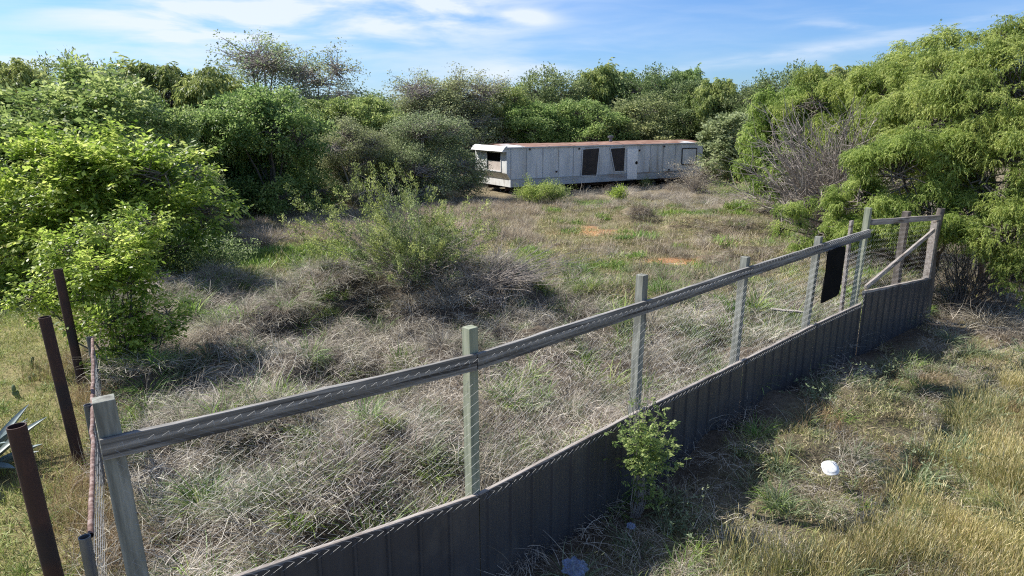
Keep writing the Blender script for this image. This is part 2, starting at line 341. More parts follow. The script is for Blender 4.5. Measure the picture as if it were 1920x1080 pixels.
def wheat(k):
    mb = MB(); n = 300
    P = blades(mb, n, .38, (.2, .46), (66, 90), (0, 25), .0030, 3, False, taper=False, v=(0, .7), twist=.2)
    d = P[:, -1] - P[:, -2]; d /= np.linalg.norm(d, axis=1, keepdims=True); Lh = rng.uniform(.05, .10, n)[:, None]
    H = np.stack([P[:, -1], P[:, -1] + d * Lh * .5, P[:, -1] + d * Lh], 1); S = rng.normal(0, 1, (n, 3)); S[:, 2] *= .2; S /= np.linalg.norm(S, axis=1, keepdims=True)
    mb.ribbons(H, S, np.array([[.002, .0034, .001]]) * np.ones((n, 1)), rng.uniform(.55, 1, n))
    blades(mb, 130, .38, (.08, .26), (20, 85), (20, 90), .006, 3, False, v=(0, .4)); return proto(mb, M['wheat'], 'wheatgrass_clump')
def twigs(k):
    mb = MB(); blades(mb, 26, .3, (.3, .8), (10, 60), (-20, 60), .006, 4, False, (0, .1), v=(.3, 1), twist=1.2); return proto(mb, M['dry'], 'stalk_clump')
def weed(k, m='sage'):
    mb = MB(); P = blades(mb, 10, .12, (.25, .6), (60, 90), (0, 40), .006, 4, True)
    for i in range(1, 5):
        for q in range(3):
            b = P[:, i]; n = len(b); a = rng.uniform(0, 6.28, n); e = rng.uniform(-.3, .8, n); D = np.stack([np.cos(a)*np.cos(e), np.sin(a)*np.cos(e), np.sin(e)], -1)
            Sd = np.cross(D, [0, 0, 1.]); Sd /= np.linalg.norm(Sd, axis=1, keepdims=True); l = rng.uniform(.03, .065, n)[:, None]
            mb.quads(np.stack([b, b + D*l*.5 + Sd*l*.2, b + D*l, b + D*l*.5 - Sd*l*.2], 1), rng.uniform(.3, 1, n))
    return proto(mb, M[m], 'leafy_weed')

def scatter(name, protos, P, scl, label, cat, tilt=.12, yaw=None):
    P = np.asarray(P, float); n = len(P)
    me = bpy.data.meshes.new(name); me.vertices.add(n); me.vertices.foreach_set('co', P.astype(np.float32).ravel())
    rot = np.stack([rng.normal(0, tilt, n), rng.normal(0, tilt, n), rng.uniform(0, 6.283, n)], -1)
    a = me.attributes.new('rot', 'FLOAT_VECTOR', 'POINT'); a.data.foreach_set('vector', rot.astype(np.float32).ravel())
    a = me.attributes.new('scl', 'FLOAT_VECTOR', 'POINT'); s3 = np.stack([scl, scl, scl * rng.uniform(.75, 1.25, n)], -1); a.data.foreach_set('vector', s3.astype(np.float32).ravel())
    a = me.attributes.new('idx', 'INT', 'POINT'); a.data.foreach_set('value', rng.integers(0, len(protos), n).astype(np.int32))
    o = bpy.data.objects.new(name, me); COL.objects.link(o); tag(o, label, cat, None, 'stuff')
    me.materials.append(protos[0].data.materials[0])
    ng = bpy.data.node_groups.new(name + '_nodes', 'GeometryNodeTree')
    ng.interface.new_socket('Geometry', in_out='INPUT', socket_type='NodeSocketGeometry'); ng.interface.new_socket('Geometry', in_out='OUTPUT', socket_type='NodeSocketGeometry')
    gi = ng.nodes.new('NodeGroupInput'); go = ng.nodes.new('NodeGroupOutput'); j = ng.nodes.new('GeometryNodeJoinGeometry')
    def na(nm, t): q = ng.nodes.new('GeometryNodeInputNamedAttribute'); q.data_type = t; q.inputs['Name'].default_value = nm; return [s for s in q.outputs if s.enabled and s.name == 'Attribute'][0]
    ra, sa, ia = na('rot', 'FLOAT_VECTOR'), na('scl', 'FLOAT_VECTOR'), na('idx', 'INT')
    m2p = ng.nodes.new('GeometryNodeMeshToPoints'); ng.links.new(gi.outputs[0], m2p.inputs['Mesh'])
    for k, pr in enumerate(protos):
        ob = ng.nodes.new('GeometryNodeObjectInfo'); ob.inputs['Object'].default_value = pr
        c = ng.nodes.new('FunctionNodeCompare'); c.data_type = 'INT'; c.operation = 'EQUAL'
        ii_ = [s for s in c.inputs if s.enabled]; ng.links.new(ia, ii_[0]); ii_[1].default_value = k
        ip = ng.nodes.new('GeometryNodeInstanceOnPoints'); ng.links.new(m2p.outputs[0], ip.inputs['Points']); ng.links.new(c.outputs[0], ip.inputs['Selection'])
        ng.links.new(ob.outputs['Geometry'], ip.inputs['Instance']); ng.links.new(ra, ip.inputs['Rotation']); ng.links.new(sa, ip.inputs['Scale'])
        ng.links.new(ip.outputs[0], j.inputs[0])
    ng.links.new(j.outputs[0], go.inputs[0])
    md = o.modifiers.new('scatter', 'NODES'); md.node_group = ng
    return o

def cand(x0, x1, y0, y1, dens, wfun, marg=1.22):
    n = int((x1 - x0) * (y1 - y0) * dens); x = rng.uniform(x0, x1, n); y = rng.uniform(y0, y1, n)
    dep = y * math.cos(PITCH) + CH * math.sin(PITCH); ok = (np.abs(x) / dep < .75 * marg)
    v = -( -CH * math.cos(PITCH) + y * math.sin(PITCH)) / dep   # image down coordinate
    ok &= (v < .4215 * 1.25)
    x, y = x[ok], y[ok]; w = np.clip(wfun(x, y), 0, 1); k = rng.uniform(0, 1, len(x)) < w
    x, y = x[k], y[k]; return np.stack([x, y, height(x, y) - .01], -1)
def inlot(x, y, m=.12): return ((fence_off(x, y) < -m) & (x > line_x(y) + .15)).astype(float)
def spots(lst, x, y):
    m_ = np.zeros_like(x)
    for a, b, r in lst:
        c = at(a, b); m_ = np.maximum(m_, np.exp(-((x - c[0])**2 + (y - c[1])**2) / (r*r)))
    return m_
def S_(P, a, b): return rng.uniform(a, b, len(P))

th = [thatch(i) for i in range(4)]; fo = [fountain(i) for i in range(4)]; gt = [gtuft(i) for i in range(4)]; lg = [longg(i) for i in range(3)]
tf = [turf(i) for i in range(3)]; lw = [turf(i, 'lawn', .009, 300) for i in range(3)]; mv = [tall(i) for i in range(3)]; wh = [wheat(i) for i in range(4)]; tw = [twigs(i) for i in range(3)]; we = [weed(i) for i in range(3)]
stw = [tall(i, 'straw', .006, (.2, .5), 200) for i in range(2)]; gb = [tall(i, 'green', .03, (.12, .3), 220) for i in range(2)]; smt = [gtuft(i, 'sage') for i in range(3)]

# inside the lot, matted dead grass
P = cand(-9, 12, 3.5, 19, 7.5, lambda x, y: inlot(x, y) * np.where(y > 14.5, .6 * (1 - (y - 14.5) / 4.5) * np.clip((4 - x) / 4, .25, 1), 1))
scatter('matted_dead_grass', th, P, S_(P, .7, 1.25), 'tangled grey dead grass matted over the lot behind the fence', 'grass')
P = cand(-9, 12, 3.5, 17.5, 3.4, lambda x, y: inlot(x, y, .3) * (.22 + .55 * spots([(a, b, r * 1.1) for a, b, r, h in MOUNDS], x, y) + .5 * (fbm(x * .8, y * .8, 77) > .55)))
P3_ = cand(-6, 3, 12.5, 18, 3.0, lambda x, y: spots([(850, 590, 1.0), (700, 585, 1.0), (950, 580, 1.0), (780, 600, 1.0), (620, 600, .8)], x, y))
P2 = cand(0, 13, 18, 30, 1.6, lambda x, y: inlot(x, y) * spots([(1190, 420, .8), (1280, 440, .8), (1370, 445, 1.6), (1410, 410, 1.6), (1390, 490, 1.4), (1340, 470, 1.2)], x, y))
P = np.concatenate([P, P2, P3_])
scatter('drooping_dead_grass', fo, P, S_(P, .55, 1.0), 'hummocks of long drooping dead grass behind the fence', 'grass', .2)
P = cand(-9, 11, 3.5, 19, 4.4, lambda x, y: inlot(x, y) * (.22 + .78 * (fbm(x * .9, y * .9, 41) > .54)))
scatter('green_grass_tufts', gt, P, S_(P, .4, 1.15), 'fresh green grass tufts growing through the dead grass', 'grass', .2)
P = cand(-9, 11, 3.5, 19, 4.6, lambda x, y: inlot(x, y) * (.3 + .7 * (fbm(x * .7, y * .7, 51) > .5)))
scatter('grey_green_grass', smt, P, S_(P, .45, .95), 'grey green grass mixed into the dead grass', 'grass', .2)
P = cand(-9, 11, 3.5, 20, .8, lambda x, y: inlot(x, y) * .6)
scatter('dead_stalks', tw, P, S_(P, .5, 1.1), 'pale dead stalks lying across the matted grass', 'grass', .5)
# middle field: short turf
P = cand(-16, 16, 13.5, 36, 6, lambda x, y: inlot(x, y) * (1 - .93 * red_mask(x, y)) * np.clip((y - 13.5) / 2, 0, 1))
scatter('short_field_grass', tf, P, S_(P, .7, 1.1), 'short tan and green grass across the open field', 'grass')
P = cand(-2, 16, 14.5, 34, 2.2, lambda x, y: inlot(x, y) * (1 - red_mask(x, y)) * (.12 + .8 * (fbm(x * .45, y * .45, 61) > .5)))
Pm = cand(-22, 1, 19, 36, 4.5, lambda x, y: np.clip((y - 22.3 - (x + 4) * -.05) / 1, 0, 1) * inlot(x, y))
P = np.concatenate([P, Pm]); scatter('mauve_dry_grass', mv, P, S_(P, .5, .95), 'brown mauve dry grass standing across the back of the field', 'grass')
P = cand(-20, 20, 29, 44, 2.2, lambda x, y: np.clip((y - 30.5 + .25 * (x - 2)) / 2.0, 0, 1) * (y < 36 + .6 * np.clip(x, -3, 14)) * .8)
scatter('dry_weeds', fo + tw, P, S_(P, .7, 1.15), 'tall dry grey weeds in front of the mobile home', 'weeds', .2)
P = cand(-14, 16, 18.5, 36, 8, lambda x, y: inlot(x, y) * np.maximum(spots([(430, 487, 1.3), (500, 484, 1.3), (560, 480, 1.3), (620, 474, 1.1), (390, 492, 1.0), (1340, 408, 1.0), (1390, 408, 1.0), (1250, 405, .8), (1110, 385, .8)], x, y), .05 * (x > 0)))
scatter('low_green_groundcover', gb, P, S_(P, .7, 1.1), 'low bright green groundcover strip beyond the dead grass', 'ground cover')
# lawn on the neighbour's side
P = cand(-16, -2, 3, 26, 8, lambda x, y: (x < line_x(y) - .1) * 1.)
scatter('lawn_grass', lw, P, S_(P, .6, 1.0), 'sunlit yellow green lawn left of the pipe posts', 'grass')
P = cand(-14, -2, 3, 22, 1.1, lambda x, y: (x < line_x(y) - .1) * (.2 + .8 * (fbm(x * .8, y * .8, 71) > .52)))
scatter('lawn_tufts', gt, P, S_(P, .3, .6), 'yellow green tufts in the lawn left of the pipe posts', 'grass')
P = cand(-9, -2, 3, 12, 9, lambda x, y: np.exp(-((x - line_x(y) + .1) / .35) ** 2))
scatter('straw_by_pipe_rail', stw, P, S_(P, .5, 1.0), 'orange straw grass growing along the rusty pipe rail', 'grass')
# outside the fence
P = cand(-2.4, 13, 2.5, 14, 7, lambda x, y: (fence_off(x, y) > .3) * np.clip((3.4 - fence_off(x, y)) / 1.4, 0, 1) * np.clip(.25 + (fbm(x * 1.1, y * 1.1, 19) - .35) * 3, .55, 1))
scatter('verge_dead_grass', th + th + tf, P, S_(P, .45, .85), 'low dead grass along the outer foot of the metal panels', 'grass')
P = cand(-2.4, 12, 2.5, 13, 3.0, lambda x, y: (fence_off(x, y) > .3) * (.03 + spots([(1440, 790, .75), (1400, 850, .6), (1500, 740, .5), (1180, 960, .6), (1090, 1010, .5), (1330, 800, .4)], x, y)))
scatter('long_green_grass', lg, P, S_(P, .35, .75), 'long arching green grass in the shade of the metal panels', 'grass', .2)
P = cand(-2, 12, 2.5, 13, 1.6, lambda x, y: (fence_off(x, y) > .5) * np.clip((2.8 - fence_off(x, y)) / 1.0, 0, 1) * (.3 + .7 * (fbm(x * 1.1, y * 1.1, 91) > .5)))
P = P[::2]
scatter('pale_leafy_weeds', we, P, S_(P, .5, 1.0), 'pale grey green leafy weeds outside the fence', 'weeds', .2)
P = cand(-2, 14, 2.2, 14, 14, lambda x, y: (fence_off(x, y) > .5) * np.clip((3.6 - fence_off(x, y)) / 1.0, 0, 1) * (y < 12) * .8)
scatter('mixed_verge_grass', tf + tf + smt + gt[:1] + lw[:2] + stw[:1], P, S_(P, .4, .75), 'mixed short green and tan grass outside the fence', 'grass')
P = cand(0, 14, 1.5, 11, 14, lambda x, y: np.clip((fence_off(x, y) - 1.9 + .65 * np.clip((6.7 - y) / .9, 0, 1) + 1.5 * (fbm(x * 1.3, y * 1.3, 15) - .5)) / .9, 0, 1) * np.clip((10.3 - y) / 1.3 + .5 * fbm(x, y, 4), .04, 1))
scatter('golden_wheatgrass', wh + lw[:1] + smt[:2] + stw[:1] + tf[:1], P, S_(P, .45, .95), 'ripe golden wild wheatgrass outside the fence', 'grass', .06)
P = cand(5, 20, 8.5, 18, 4, lambda x, y: (fence_off(x, y) > 1.0) * np.clip((y - 9) / 1.5, 0, 1) * (.25 + .6 * (fbm(x * .8, y * .8, 25) > .5)))
scatter('sparse_sandy_grass', lw + tf, P, S_(P, .35, .75), 'sparse short grass over sandy soil beyond the fence corner', 'grass')
P = cand(5, 22, 9, 24, 2.4, lambda x, y: ((x > 8.9) & (fence_off(x, y) > -4) & (fence_off(x, y) < 2.2)) * 1. * np.clip((fence_off(x, y) * -1 + 2.6) / 1.2, 0, 1))
scatter('dead_underbrush', tw + fo, P, S_(P, .6, 1.2), 'dark dead brush under the feathery trees beyond the fence corner', 'brush', .5)

# ------------------------------------------------------------------ foliage clusters
def leafq(P, D, L_, W_, g=rng, flat=.6):
    D = D / (np.linalg.norm(D, axis=1, keepdims=True) + 1e-9); up = np.array([0, 0, 1.]) + g.normal(0, flat, D.shape)
    S = np.cross(D, up); S /= np.linalg.norm(S, axis=1, keepdims=True) + 1e-9
    L_ = np.asarray(L_).reshape(-1, 1); W_ = np.asarray(W_).reshape(-1, 1)
    return np.stack([P, P + D * L_ * .5 + S * W_ * .5, P + D * L_, P + D * L_ * .5 - S * W_ * .5], 1)
def cl_cloud(n, r, L_, W_):
    d = rng.normal(0, 1, (n, 3)); d /= np.linalg.norm(d, axis=1, keepdims=True); P = d * (r * rng.uniform(.1, 1, n) ** .5)[:, None] * [1, 1, .75]
    return leafq(P, d + rng.normal(0, .6, (n, 3)), rng.uniform(.7, 1.3, n) * L_, rng.uniform(.7, 1.3, n) * W_), rng.uniform(0, 1, n)
def cl_spray(nt_, nl, tl, L_, W_):
    Q = []; 
    for t in range(nt_):
        az = rng.normal(0, .9); el = rng.uniform(-.2, 1.0); st = rng.normal(0, .08, 3)
        s = np.linspace(.1, 1, nl); el_s = el - s * rng.uniform(.2, .9)
        d = np.stack([np.cos(el_s) * np.cos(az), np.cos(el_s) * np.sin(az), np.sin(el_s)], -1); P = st + np.cumsum(d * tl / nl, 0)
        sd = np.stack([-np.sin(az) * np.ones(nl), np.cos(az) * np.ones(nl), np.zeros(nl)], -1) * np.where(np.arange(nl) % 2, 1, -1)[:, None]
        D = d * .6 + sd * .8 + rng.normal(0, .25, (nl, 3)) + [0, 0, -.25]
        Q.append(leafq(P, D, rng.uniform(.75, 1.2, nl) * L_, rng.uniform(.8, 1.2, nl) * W_, flat=.45))
    Q = np.concatenate(Q); return Q, rng.uniform(0, 1, len(Q))
def cl_droop(nt_, nl, tl, L_, W_):
    Q = []
    for t in range(nt_):
        az = rng.normal(0, 1.0); el = rng.uniform(.1, 1.1); bd = rng.uniform(1.4, 2.6); s = np.linspace(.05, 1, nl); e = el - bd * s
        d = np.stack([np.cos(e) * np.cos(az), np.cos(e) * np.sin(az), np.sin(e)], -1); P = rng.normal(0, .06, 3) + np.cumsum(d * tl / nl * rng.uniform(.7, 1.2), 0)
        for q in range(2):
            D = d * .4 + rng.normal(0, .35, (nl, 3)) + [0, 0, -.8]
            Q.append(leafq(P, D, rng.uniform(.7, 1.3, nl) * L_, rng.uniform(.7, 1.3, nl) * W_, flat=.9))
    Q = np.concatenate(Q); return Q, rng.uniform(0, 1, len(Q))
def place(mb, clusters, pos, out, scl, pitch=.5, vs=.55, vj=.38):
    n = len(pos); pick = rng.integers(0, len(clusters), n); x = out.copy(); x[:, 2] *= pitch; x += rng.normal(0, .25, x.shape); x /= np.linalg.norm(x, axis=1, keepdims=True) + 1e-9
    y = np.cross([0, 0, 1.], x); y /= np.linalg.norm(y, axis=1, keepdims=True) + 1e-9; z = np.cross(x, y); Mx = np.stack([x, y, z], -1)
    voff = rng.uniform(-vj, vj, n)
    for k, (Q, v) in enumerate(clusters):
        i = np.where(pick == k)[0]
        if not len(i): continue
        W = np.einsum('nij,qaj->nqai', Mx[i], Q) * scl[i][:, None, None, None] + pos[i][:, None, None]
        vv = np.clip(.5 + (v[None] - .5) * vs * 2 * .6 + voff[i][:, None], 0, 1)
        mb.quads(W.reshape(-1, 4, 3), vv.ravel())
def crown_pts(lobes, n, inner=.45, below=-.55, sub=12, subr=1.0):
    lb = np.array(lobes, float)
    if lb.shape[1] == 4: lb = np.concatenate([lb[:, :3], lb[:, 3:4], lb[:, 3:4], lb[:, 3:4] * .85], 1)
    ar = lb[:, 3] * lb[:, 4] + lb[:, 3] * lb[:, 5]; pk = rng.choice(len(lb), n * 3, p=ar / ar.sum())
    ns = sub; sd_ = rng.normal(0, 1, (len(lb), ns, 3)); sd_ /= np.linalg.norm(sd_, axis=2, keepdims=True)
    sc_ = lb[:, None, :3] + sd_ * lb[:, None, 3:6] * rng.uniform(.55, .95, (len(lb), ns, 1)); sr_ = lb[:, None, 3:6] * rng.uniform(.28, .5, (len(lb), ns, 1)) * subr
    q_ = rng.integers(0, ns, n * 3); d = rng.normal(0, 1, (n * 3, 3)); d /= np.linalg.norm(d, axis=1, keepdims=True)
    d[:, 2] = np.where(rng.uniform(0, 1, n * 3) < .5, np.abs(d[:, 2]), d[:, 2])
    r = (1 - inner * rng.uniform(0, 1, len(d)) ** 1.6) * (1 + rng.normal(0, .10, len(d)) + .35 * rng.uniform(0, 1, len(d)) ** 9)
    P = sc_[pk, q_] + d * sr_[pk, q_] * r[:, None]
    d = d + .8 * sd_[pk, q_]; d /= np.linalg.norm(d, axis=1, keepdims=True) + 1e-9
    keep = np.ones(len(P), bool)
    for c in lb:
        q = ((P - c[:3]) / c[3:6]); keep &= ~((q ** 2).sum(1) < .36)
    P, d, pk = P[keep], d[keep], pk[keep]; return P[:n], d[:n], pk[:n], lb
def limbs(mb, base, lb, P, pk, r0, stems=None, twn=30, r_t=.012):
    base = np.array(base, float); base[2] -= .15; k = 7; A = []; Rr = []
    s = np.linspace(0, 1, k)
    for c in lb:
        e = c[:3] + [0, 0, .2 * c[5]]; hv = e - base; st = base + rng.normal(0, .05, 3) * [1, 1, 0]
        ctrl = base + hv * [.25, .25, .6] + rng.normal(0, .15, 3)
        L_ = (1 - s)[:, None] ** 2 * st + 2 * ((1 - s) * s)[:, None] * ctrl + (s ** 2)[:, None] * e; L_[1:-1] += rng.normal(0, .05, (k - 2, 3))
        A.append(L_); Rr.append(r0 * (1 - s * .8) * (.6 + .4 * rng.uniform()))
    mb.tubes(np.array(A), np.array(Rr), 7)
    A = []; Rr = []
    for j, c in enumerate(lb):
        idx = np.where(pk == j)[0][:twn]
        for i in idx:
            a = c[:3] + rng.normal(0, .25, 3) * c[3:6] * .6; e = P[i]; m_ = (a + e) / 2 + rng.normal(0, .08, 3)
            A.append([a, m_, e]); Rr.append([r_t * 1.6, r_t, r_t * .5])
    if A: mb.tubes(np.array(A), np.array(Rr), 4)
def make_tree(name, base, lobes, clusters, n, mleaf, label, cat='tree', r0=.08, cs=(.8, 1.2), pitch=.5, inner=.45, below=-.6, mbark='bark', group=None, twn=30, r_t=.012, crown='crown', subr=1.):
    base = np.array(base, float); base[2] = float(height(base[0], base[1]))
    L2 = [tuple(np.array(l[:3]) - base) + tuple(l[3:]) for l in lobes]
    root = empty(name, base, label=label, cat=cat, group=group)
    P, d, pk, lb = crown_pts(L2, n, inner, below, 12, subr); ok = P[:, 2] > .05; P, d, pk = P[ok], d[ok], pk[ok]
    t = MB(); limbs(t, (0, 0, 0), lb, P, pk, r0, twn=twn, r_t=r_t); t.build('trunk', M[mbark], root, True)
    c = MB(); place(c, clusters, P, d, rng.uniform(*cs, len(P)), pitch); c.build(crown, M[mleaf], root)
    return root
C_spray = [cl_spray(5, 9, .34, .085, .042) for _ in range(6)]
C_droopN = [cl_droop(14, 11, .30, .055, .014) for _ in range(6)]
C_cloudM = [cl_cloud(34, .30, .10, .06) for _ in range(5)]
C_droopM = [cl_droop(7, 7, .5, .16, .04) for _ in range(5)]
C_small = [cl_cloud(24, .30, .085, .045) for _ in range(5)]
C_tiny = [cl_cloud(12, .22, .075, .04) for _ in range(5)]

def lobes_px(lst): return [tuple(atd(a, b, Yd)) + (r,) for a, b, Yd, r in lst]
# near left tree
make_tree('hackberry_tree', at(150, 545), lobes_px([(60, 390, 17, 1.15), (190, 350, 17, 1.15), (290, 335, 16.6, .95), (365, 325, 17, .5), (150, 430, 16, 1.15), (280, 440, 16.4, .9), (40, 470, 16.5, 1.0),
    (385, 395, 16.5, .45), (-70, 420, 16.6, 1.4), (60, 540, 15.6, .55), (200, 500, 15.6, .75), (335, 465, 16.4, .5), (110, 310, 17, .7), (240, 290, 17.5, .7)]),
    [cl_spray(6, 8, .50, .145, .07) for _ in range(6)], 860, 'leaf_bright', 'bright lime green broadleaf tree behind the rusty pipe posts at left', r0=.07, cs=(.75, 1.2), inner=.6, twn=22, r_t=.012)
make_tree('hackberry_sapling', at(245, 715), lobes_px([(235, 540, 10.9, .32), (210, 610, 10.6, .34), (285, 635, 10.6, .24), (250, 690, 10.5, .30), (205, 700, 10.6, .26), (180, 505, 10.9, .28), (310, 590, 10.7, .14), (225, 745, 10.3, .24), (265, 585, 10.8, .2), (150, 560, 11, .2), (120, 600, 11, .15), (255, 480, 11, .2), (330, 610, 10.6, .08), (200, 440, 11.4, .26), (130, 470, 11.4, .26), (90, 520, 11.2, .2), (60, 560, 11.2, .2), (270, 420, 11.4, .22), (80, 600, 11, .12)]),
    [cl_spray(5, 8, .34, .10, .05) for _ in range(6)], 480, 'leaf_bright', 'open bright green sapling on the fence line beside the farthest pipe post', 'sapling', r0=.03, cs=(.6, 1.0), inner=.6, twn=22, r_t=.006)
make_tree('hackberry_tree', at(60, 500), lobes_px([(20, 300, 22, 1.9), (120, 250, 23, 1.8), (210, 250, 23, 1.4), (-60, 330, 21, 2.2), (235, 320, 22, 1.6), (110, 350, 21, 1.8), (180, 400, 21, 1.3), (20, 400, 21, 1.5), (320, 380, 22, 1.1), (160, 180, 24, .9), (60, 220, 23, 1.2)]),
    [cl_spray(5, 8, .55, .17, .085) for _ in range(5)], 1250, 'leaf_mid', 'yellow green tree rising behind the lime green tree at the left edge', r0=.12, cs=(.8, 1.3), inner=.5)

# right feathery trees
make_tree('mesquite_tree', at(1850, 545), lobes_px([(1870, 85, 16.5, .6), (1800, 150, 16.5, 1.0), (1900, 170, 15.5, 1.2), (1970, 150, 16.5, 1.1), (1840, 230, 15.5, 1.2), (1930, 290, 14.5, 1.2), (1850, 350, 14.5, 1.0), (1760, 240, 16, 1.1), (1960, 400, 14, 1.0), (1880, 430, 13.8, .7), (2050, 250, 15, 1.5), (1905, 520, 13.4, .4)]),
    C_droopN, 2300, 'leaf_mesq', 'tallest feathery yellow green tree, at the right edge', subr=.78, r0=.14, cs=(.65, 1.1), pitch=.35, inner=.4, twn=30)
make_tree('mesquite_tree', at(1745, 520), lobes_px([(1690, 330, 15.4, 1.0), (1620, 380, 15.8, .75), (1740, 400, 14.8, .7), (1680, 420, 15.4, .6), (1575, 425, 16.2, .35), (1540, 440, 16.4, .25), (1780, 320, 15.2, .9), (1478, 400, 17, .22), (1510, 385, 17.4, .22), (1495, 420, 17, .16), (1610, 440, 15.8, .4), (1500, 455, 16.5, .22), (1465, 430, 17.2, .14), (1810, 410, 14.6, .6)]),
    C_droopN, 1300, 'leaf_mesq', 'low feathery tree spreading behind the tall fence post', subr=.78, r0=.1, cs=(.6, 1.0), pitch=.35, inner=.45)
make_tree('mesquite_tree', at(1660, 440), lobes_px([(1630, 175, 25, 1.3), (1700, 170, 23, 1.6), (1530, 200, 27, 1.4), (1660, 270, 23, 1.4), (1560, 290, 26, 1.1), (1740, 250, 20, 1.4), (1760, 150, 21, 1.3), (1690, 340, 21, .7)]),
    [cl_droop(12, 9, .38, .08, .02) for _ in range(5)], 2000, 'leaf_mesq', 'broad feathery tree between the bare shrub and the tallest tree', subr=.78, r0=.14, cs=(.65, 1.1), pitch=.35, inner=.4)
make_tree('mesquite_tree', at(1430, 385), lobes_px([(1480, 215, 29, 1.2), (1450, 270, 29, 1.1), (1520, 200, 29, 1.3), (1425, 315, 29, .7), (1480, 310, 28, .9), (1440, 350, 28, .55), (1550, 250, 28, 1.2)]),
    [cl_droop(10, 8, .42, .10, .028) for _ in range(5)], 1300, 'leaf_mesq', 'feathery light green tree behind the bare grey shrub', subr=.8, r0=.1, cs=(.8, 1.2), pitch=.35, inner=.4)
make_tree('hackberry_sapling', at(1365, 345), lobes_px([(1365, 250, 41, 1.2), (1385, 290, 41, 1.1), (1350, 300, 40, .9), (1370, 325, 40, .8)]), [cl_spray(5, 8, .5, .2, .1) for _ in range(4)], 260, 'leaf_grey', 'pale leafed bush right of the mobile home', 'bush', r0=.06, cs=(.9, 1.2))

# ------------------------------------------------------------------ background trees from prototypes
def proto_tree(kind, seed, H=7., W=7.):
    global rng; keep = rng; rng = np.random.default_rng(seed)
    lob = []
    nl = 11
    for i in range(nl):
        a = i * 2.4 + rng.uniform(-.4, .4); rad = W / 2 * rng.uniform(.25, .62); z = H * (.28 + .5 * rng.uniform()); 
        if i > nl - 4: rad = W / 2 * rng.uniform(.0, .3); z = H * rng.uniform(.7, .82)
        lob.append((rad * math.cos(a), rad * math.sin(a), z, W * rng.uniform(.17, .24), W * rng.uniform(.17, .24), H * rng.uniform(.13, .18)))
    for i in range(5): a = i * 1.26; lob.append((W * .33 * math.cos(a), W * .33 * math.sin(a), H * .16, W * .17, W * .17, H * .15))
    if kind == 'round': cl, n, m_, inner = [cl_cloud(34, .36, .13, .08) for _ in range(5)], 1500, 'leaf_mid', .4
    if kind == 'dark': cl, n, m_, inner = [cl_cloud(34, .36, .13, .07) for _ in range(5)], 1400, 'leaf_dark', .4
    if kind == 'mesq': cl, n, m_, inner = [cl_droop(8, 6, .55, .2, .055) for _ in range(5)], 1300, 'leaf_mid', .45
    if kind == 'grey': cl, n, m_, inner = [cl_cloud(22, .36, .10, .05) for _ in range(5)], 2300, 'leaf_grey', .5
    if kind == 'sparse':
        cl, n, m_, inner = [cl_cloud(7, .30, .10, .055) for _ in range(6)], 1900, 'leaf_grey', .75
    P, d, pk, lb = crown_pts(lob, n, inner, -.7); ok = P[:, 2] > .05; P, d, pk = P[ok], d[ok], pk[ok]
    t = MB(); limbs(t, (0, 0, 0), lb, P, pk, .12, twn=70 if kind in ('grey', 'sparse') else 16, r_t={'grey': .018, 'sparse': .012}.get(kind, .018))
    c = MB(); place(c, cl, P, d, rng.uniform(.8, 1.3, len(P)), .35 if kind == 'mesq' else .8)
    tm = t.mesh('trunk', M['twig'] if kind in ('grey', 'sparse') else M['bark'], True); cm = c.mesh('crown', M[m_]); rng = keep
    return tm, cm
PT = {k: [proto_tree(k, 100 + 7 * i + 31 * j) for j in range(2)] for i, k in enumerate(['round', 'dark', 'mesq', 'grey', 'sparse'])}
def elev(py): return -math.tan(PITCH + math.atan((py - 540) / F))
